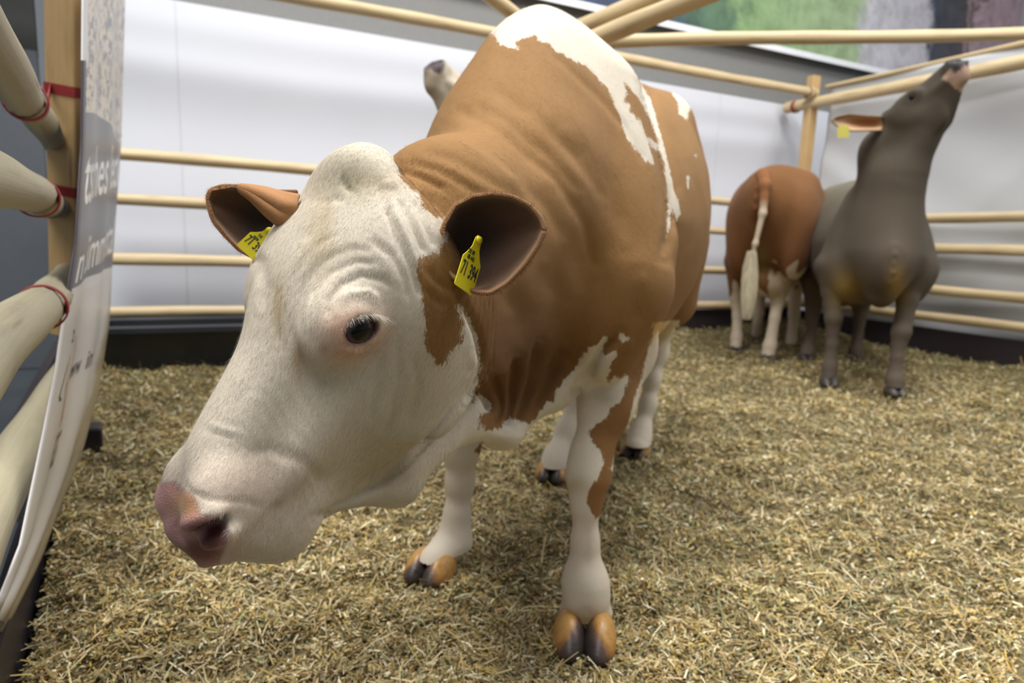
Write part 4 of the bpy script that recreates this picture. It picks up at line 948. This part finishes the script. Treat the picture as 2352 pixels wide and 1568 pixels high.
# ------------------------------------------------------------------ the other cows
def dark_claw():
    me = CLAW.copy(); me.materials.clear(); me.materials.append(plain('dark_hoof', (.05, .04, .035), .5)); return me
DARKCLAW = dark_claw()
def far_cow(loc, label, cf, hf, neck, legs, paint, vox=.014, tail=None, hoofs=(), extra=None, ears=(), eyes=True):
    root = empty('cow', loc); tag(root, label, 'cow'); C = cf.w
    pr = [loft(cf, TRUNK, .1)]
    for s in (-1, 1):
        pr.append(ell(cf, (-1.08, s * .20, 1.38), (.10, .06, .07), .12)); pr.append(ell(cf, (-1.28, s * .20, .98), (.24, .13, .36), .12))
        pr.append(cone(C(-.16, s * .13, 1.30), C(-.02, s * .22, .86), .10, .15, .10)); pr.append(ell(cf, (-.02, s * .22, .76), (.16, .11, .17), .10))
    pr.append(ell(cf, (.31, 0, .86), (.11, .13, .17), .08)); pr.append(ell(cf, (-1.66, 0, 1.24), (.07, .10, .15), .06))
    for a in neck: pr.append(cone(*a))
    for L in legs: pr += leg(L, .03)
    pr.append(ell(cf, (-1.15, 0, .64), (.19, .17, .17), .06))
    if tail: pr += leg(tail, .02)
    pr += head_prims(hf)
    for s in (-1, 1):
        pr.append(ell(hf, (.49, s * .040, -.055), (.018, .012, .020), .01, -1)); pr.append(ell(hf, (.21, s * .122, -.055), (.022, .02, .018), .01, -1))
    if extra: pr += extra
    F = field(pr); pts = [C(.4, 0, 0), C(-1.9, 0, 0)] + [hf.w(.55, 0, 0), hf.w(-.1, 0, 0)]
    lo = np.min(pts, 0) - .62; hi = np.max(pts, 0) + .62; lo[2] = .05; hi[2] = max(p[2] for p in pts) + .35; hi[2] = max(hi[2], 1.85)
    V, Q = polygonize(F, lo, hi, vox); V = project(F, V, 2, vox); me = fastmesh('body', V, Q)
    N = normals(F, V); wc = paint(V, proj(V), cf.loc(V.astype(np.float32)), hf.loc(V.astype(np.float32)), N)
    setcol(me, 'wcol', wc); setcol(me, 'bcol', wc); setf(me, 'patch', np.full(len(V), .5)); setf(me, 'skin', np.where((hf.loc(V.astype(np.float32))[:, 0] > .47), .8, 0))
    link('body', me, COAT, root)
    for s in (-1, 1):
        bm = bmesh.new(); bmesh.ops.create_uvsphere(bm, u_segments=20, v_segments=12, radius=.020); mm = bpy.data.meshes.new('eyeball'); bm.to_mesh(mm); bm.free(); setcol(mm, 'iris', np.full((len(mm.vertices), 3), .006)); mm.transform(Matrix.Translation(Vector(hf.w(.21, s * .100, -.055)))); link('eyeball', mm, EYE, root)
    for p, d, s in hoofs: hooves(root, p, d, s, dark=True)
    for (up, lo_, dep, cup, mat) in ears:
        o = link('ear', ear_mesh('ear', up, lo_, dep, cup, nx=16, ny=12), mat, root); m_ = o.modifiers.new('t', 'SOLIDIFY'); m_.thickness = .009; m_.offset = 0
    return root
EYE = bpy.data.materials['eye']; EARB_ = bpy.data.materials['ear_hide']
def ortho(H, N): H = nrm(H); N = nrm(np.array(N) - H * (np.array(N) @ H)); return [H, np.cross(N, H), N]
def blend(c, g, to): g = np.clip(g, 0, 1)[:, None]; return c * (1 - g) + np.array(to) * g
def sideear(hf, s, mat, root, ln=.19, wd=.055, droop=.3):
    """leaf ear standing out from the head, open to the front"""
    V = []; T = []; nx, ny = 14, 9
    for i in range(nx):
        a = i / (nx - 1); w_ = wd * (math.sin(math.pi * min(1, .16 + a * .84)) ** .7 + .02)
        for j in range(ny):
            t = 2 * j / (ny - 1) - 1
            V.append(hf.w(.04 + t * w_ + droop * a * .06, s * (.10 + a * ln), -.10 - .035 * (1 - t * t) * math.sin(math.pi * min(1, a + .1)))); T.append((1 - t * t) * math.sin(math.pi * a))
    me = pydata('ear', V, [(i * ny + j, i * ny + j + 1, (i + 1) * ny + j + 1, (i + 1) * ny + j) for i in range(nx - 1) for j in range(ny - 1)]); setf(me, 'deep', T)
    o = link('ear', me, mat, root); m_ = o.modifiers.new('t', 'SOLIDIFY'); m_.thickness = .009; m_.offset = 0
    return o

# grey cow with raised head
gb = nrm((.30, .95, 0)); gl = np.array([gb[1], -gb[0], 0]); GC = Frame((2.52, 4.52, 0), [-gb, gl, (0, 0, 1)], 1.0)
poll, muz = P(2040, 262, 4.26), P(2142, 166, 4.0)
GH = Frame(poll, ortho(muz - poll, -RT * .55 + UP * .8 + FW * .35), .92)
gn = [(GH.w(.08, 0, -.15), P(2040, 350, 4.38), .12, .16, .08), (P(2040, 350, 4.38), GC.w(-.02, 0, 1.24), .16, .20, .10), (GH.w(.14, 0, -.25), P(2062, 410, 4.26), .10, .14, .08), (P(2062, 410, 4.26), GC.w(.14, 0, .95), .15, .22, .10), (GC.w(.24, 0, .80), GC.w(.22, 0, .66), .09, .07, .08)]
GLG = [[(GC.w(-.08, -.22, .95), .12), (W(1898, 610, 4.62), .075), (W(1908, 670, 4.6), .058), (W(1915, 730, 4.56), .055), (W(1912, 790, 4.56), .038), (W(1906, 840, 4.56), .048), (W(1904, 862, 4.55), .05)],
       [(GC.w(-.08, .22, .95), .12), (W(2090, 620, 4.40), .08), (W(2084, 690, 4.36), .062), (W(2070, 762, 4.30), .056), (W(2060, 820, 4.29), .038), (W(2054, 870, 4.28), .05), (W(2054, 888, 4.27), .052)],
       [(GC.w(-1.2, -.2, .95), .14), (W(1868, 640, 5.5), .10), (W(1868, 700, 5.6), .065), (W(1862, 770, 5.6), .04), (W(1855, 805, 5.56), .05), (W(1852, 815, 5.54), .05)],
       [(GC.w(-1.2, .2, .95), .14), (W(1990, 650, 5.5), .10), (W(1978, 700, 5.6), .065), (W(1970, 770, 5.6), .04), (W(1964, 808, 5.56), .05), (W(1964, 820, 5.54), .05)]]
def gpaint(V, q, cl, hl, N):
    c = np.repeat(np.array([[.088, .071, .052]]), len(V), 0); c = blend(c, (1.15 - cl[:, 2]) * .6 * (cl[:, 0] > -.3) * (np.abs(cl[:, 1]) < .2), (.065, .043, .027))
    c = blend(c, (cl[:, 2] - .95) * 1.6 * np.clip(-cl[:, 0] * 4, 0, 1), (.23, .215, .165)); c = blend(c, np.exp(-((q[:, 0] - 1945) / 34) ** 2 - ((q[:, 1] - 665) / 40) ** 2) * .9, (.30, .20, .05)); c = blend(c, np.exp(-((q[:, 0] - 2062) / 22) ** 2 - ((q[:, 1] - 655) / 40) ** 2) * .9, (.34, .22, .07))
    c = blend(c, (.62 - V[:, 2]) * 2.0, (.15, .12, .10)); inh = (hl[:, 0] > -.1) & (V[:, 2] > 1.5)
    c = blend(c, inh * .35, (.07, .06, .05)); c = blend(c, inh * (hl[:, 0] > .40) * (hl[:, 2] < -.08) * .95, (.46, .32, .25)); c = blend(c, inh * np.clip((hl[:, 0] - .455) * 60, 0, 1) * (hl[:, 2] > -.125), (.045, .04, .045)); return c
far1 = far_cow((2.6, 4.7, 0), 'grey brown cow stretching its dark nosed head high up by the canvas', GC, GH, gn, GLG, gpaint,
        hoofs=[((*G(1904, 884)[:2], 0), (-.2, -1), 1.0), ((*G(2054, 906)[:2], 0), (.0, -1), 1.0), ((*G(1852, 826)[:2], 0), (-.2, -1), 1.0), ((*G(1964, 831)[:2], 0), (-.2, -1), 1.0)],
        ears=[([(0, 2030, 268), (.3, 1990, 266), (.6, 1950, 262), (.85, 1920, 268), (1, 1910, 276)], [(0, 2025, 300), (.3, 1990, 300), (.6, 1955, 301), (.85, 1925, 292), (1, 1911, 280)], (4.22, 4.18), .05, None)])
n = NT('pale_ear'); dp = n.n('Attribute', attribute_name='deep').outputs['Fac']; PALE = n.set(n.ramp(dp, [(.1, (.20, .14, .09)), (.45, (.52, .32, .17)), (.8, (.36, .15, .06))]), .8)
for o in far1.children:
    if o.name.startswith('ear'): o.data.materials.clear(); o.data.materials.append(PALE)
TAGM = plain('tag_faded', (.40, .36, .06), .5)
def flat_tag(parent, c, w_, h_, d):
    me = pydata('ear_tag', [P(c[0] + a * w_, c[1] + b * h_, d + e) for e in (0, .004) for a, b in ((-.5, -.3), (-.15, -.3), (-.1, -.5), (.1, -.5), (.15, -.3), (.5, -.3), (.5, .5), (-.5, .5))], [tuple(range(8)), tuple(range(15, 7, -1))] + [(k, (k + 1) % 8, (k + 1) % 8 + 8, k + 8) for k in range(8)])
    link('ear_tag', me, TAGM, parent, smooth=False)
flat_tag(far1, (1937, 300), 27, 32, 4.15)

# brown cow seen from behind
bf = nrm((.58, .815, 0)); bl_ = np.array([-bf[1], bf[0], 0]); BC = Frame((2.85, 6.45, .05), [bf, bl_, (0, 0, 1)], 1.03)
bo = BC.w(.30, 0, 1.22)
BH = Frame(bo, ortho(bf * .25 + np.array([0, 0, -.95]), bf), 1.0)
BLG = [[(BC.w(-1.25, .20, .95), .15), (W(1694, 600, 5.80), .11), (W(1692, 680, 5.86), .062), (W(1694, 725, 5.84), .042), (W(1692, 775, 5.80), .050), (W(1690, 798, 5.76), .052)],
       [(BC.w(-1.25, -.20, .95), .15), (W(1792, 600, 5.50), .11), (W(1790, 668, 5.50), .064), (W(1780, 730, 5.45), .042), (W(1768, 795, 5.40), .052), (W(1764, 815, 5.38), .055)],
       [(BC.w(-.05, .2, .9), .12), (W(1745, 650, 6.4), .07), (W(1742, 720, 6.4), .05), (W(1736, 770, 6.36), .045), (W(1735, 782, 6.34), .048)],
       [(BC.w(-.05, -.2, .9), .12), (W(1828, 650, 6.15), .07), (W(1824, 720, 6.15), .05), (W(1818, 775, 6.1), .045), (W(1816, 788, 6.08), .048)]]
def bpaint(V, q, cl, hl, N):
    c = np.repeat(np.array([[.24, .11, .040]]), len(V), 0)
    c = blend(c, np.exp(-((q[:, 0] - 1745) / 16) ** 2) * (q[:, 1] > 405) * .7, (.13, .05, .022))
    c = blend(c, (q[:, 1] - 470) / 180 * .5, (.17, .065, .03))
    edge = 26 * np.sin(V[:, 0] * 23 + 2 * np.sin(V[:, 1] * 31)) + 12 * np.sin(V[:, 0] * 61)
    c = blend(c, np.clip((q[:, 1] + edge - np.where(q[:, 0] > 1765, 622, 660)) / 10, 0, 1), (.62, .53, .42))
    c = blend(c, np.exp(-((q[:, 0] - 1748) / 20) ** 2 - ((q[:, 1] - 600) / 40) ** 2) * .8, (.30, .22, .08)); return c
btail = [(BC.w(-1.64, 0, 1.40), .06), (W(1758, 425, 4.95), .040), (W(1752, 490, 4.91), .024), (W(1735, 560, 4.91), .017), (W(1726, 600, 4.92), .016)]
far2 = far_cow((2.4, 5.9, 0), 'brown cow seen from behind with a pale tail beside the grey cow', BC, BH, [(BH.w(.06, 0, -.14), BC.w(.0, 0, 1.2), .12, .2, .1), (BH.w(.14, 0, -.22), BC.w(.15, 0, .92), .1, .2, .1)], BLG, bpaint, tail=None,
        hoofs=[((*G(1690, 812)[:2], .0), (.3, 1), 1.0), ((*G(1763, 832)[:2], .0), (.3, 1), 1.0), ((*G(1735, 792)[:2], .0), (.5, .8), .95), ((*G(1816, 797)[:2], 0), (.5, .8), .95)])
# tail: dock, then a switch of long hair
tm = plain('tail_hide', (.30, .13, .05), .8); th_ = plain('tail_hair', (.66, .58, .42), .7); tp = blob('tail', leg(btail, .03), (1.5, 4.6, .7), (2.6, 5.7, 1.85), .010)[0]
TV = mverts(tp); tq = proj(TV); tc = np.repeat(np.array([[.30, .13, .05]]), len(TV), 0); tc = blend(tc, (tq[:, 1] - 455) / 30, (.60, .50, .38))
setcol(tp, 'wcol', tc); setcol(tp, 'bcol', tc); setf(tp, 'patch', np.full(len(TV), .5)); setf(tp, 'skin', np.zeros(len(TV)))
tl = link('tail', tp, COAT, far2)
rs = random.Random(8); st = []
for k in range(900):
    a = rs.uniform(0, 6.28); r = rs.random() ** .5; e = rs.uniform(690, 735); top = rs.uniform(575, 620)
    pts = []
    for t in (0, .3, .6, 1):
        y = top + (e - top) * t; w_ = (4 + 15 * math.sin(math.pi * min(.85, .15 + t * .75))) * r
        pts.append(W(1727 - 12 * t + w_ * math.cos(a), y, 4.90 + .05 * r * math.sin(a)))
    st.append(pts)
link('tail_switch', tubes('tail_switch', st, .003, .4), th_, tl)

# third cow, mostly hidden behind the near one
tb = nrm((.36, .93, 0)); tl_ = np.array([tb[1], -tb[0], 0]); TC = Frame((.04, 3.95, 0), [-tb, tl_, (0, 0, 1)], .97)
poll, muz = P(1150, 245, 3.75), P(1046, 160, 3.50)
TH = Frame(poll, ortho(muz - poll, UP * .8 + FW * .3 + RT * .5), 1.0)
TLG = [[(TC.w(-.08, s * .22, .95), .12), (TC.w(0, s * .2, .66), .075), (TC.w(.02, s * .18, .42), .055), (TC.w(.02, s * .18, .25), .036), (TC.w(.03, s * .18, .12), .05)] for s in (-1, 1)] + \
      [[(TC.w(-1.22, s * .2, .9), .14), (TC.w(-1.3, s * .19, .56), .06), (TC.w(-1.28, s * .19, .3), .038), (TC.w(-1.22, s * .19, .12), .05)] for s in (-1, 1)]
def tpaint(V, q, cl, hl, N):
    c = np.repeat(np.array([[.34, .16, .06]]), len(V), 0); c = blend(c, (.5 - V[:, 2]) * 8, (.66, .58, .48)); inh = (hl[:, 0] > -.1) & (V[:, 2] > 1.5)
    c = blend(c, inh * 1.0, (.66, .60, .50)); c = blend(c, inh * np.clip((hl[:, 0] - .462) * 60, 0, 1) * (hl[:, 2] > -.110), (.10, .075, .085))
    return blend(c, inh * np.clip((hl[:, 0] - .44) * 40, 0, 1) * (hl[:, 2] < -.110), (.42, .36, .28))
far3 = far_cow((.6, 4.5, 0), 'cow hidden behind the near cow, only its raised grey muzzle showing against the white wall', TC, TH,
        [(TH.w(.06, 0, -.14), TC.w(-.02, 0, 1.28), .11, .17, .08), (TH.w(.16, 0, -.22), TC.w(.18, 0, .92), .09, .20, .08)], TLG, tpaint,
        hoofs=[((*TC.w(.04, s * .18, 0)[:2], 0), tuple(-tb[:2]), 1.0) for s in (-1, 1)] + [((*TC.w(-1.2, s * .19, 0)[:2], 0), tuple(-tb[:2]), 1.0) for s in (-1, 1)])
for s in (-1, 1): sideear(TH, s, EARB_, far3)
for s in (-1, 1): sideear(BH, s, EARB_, far2)
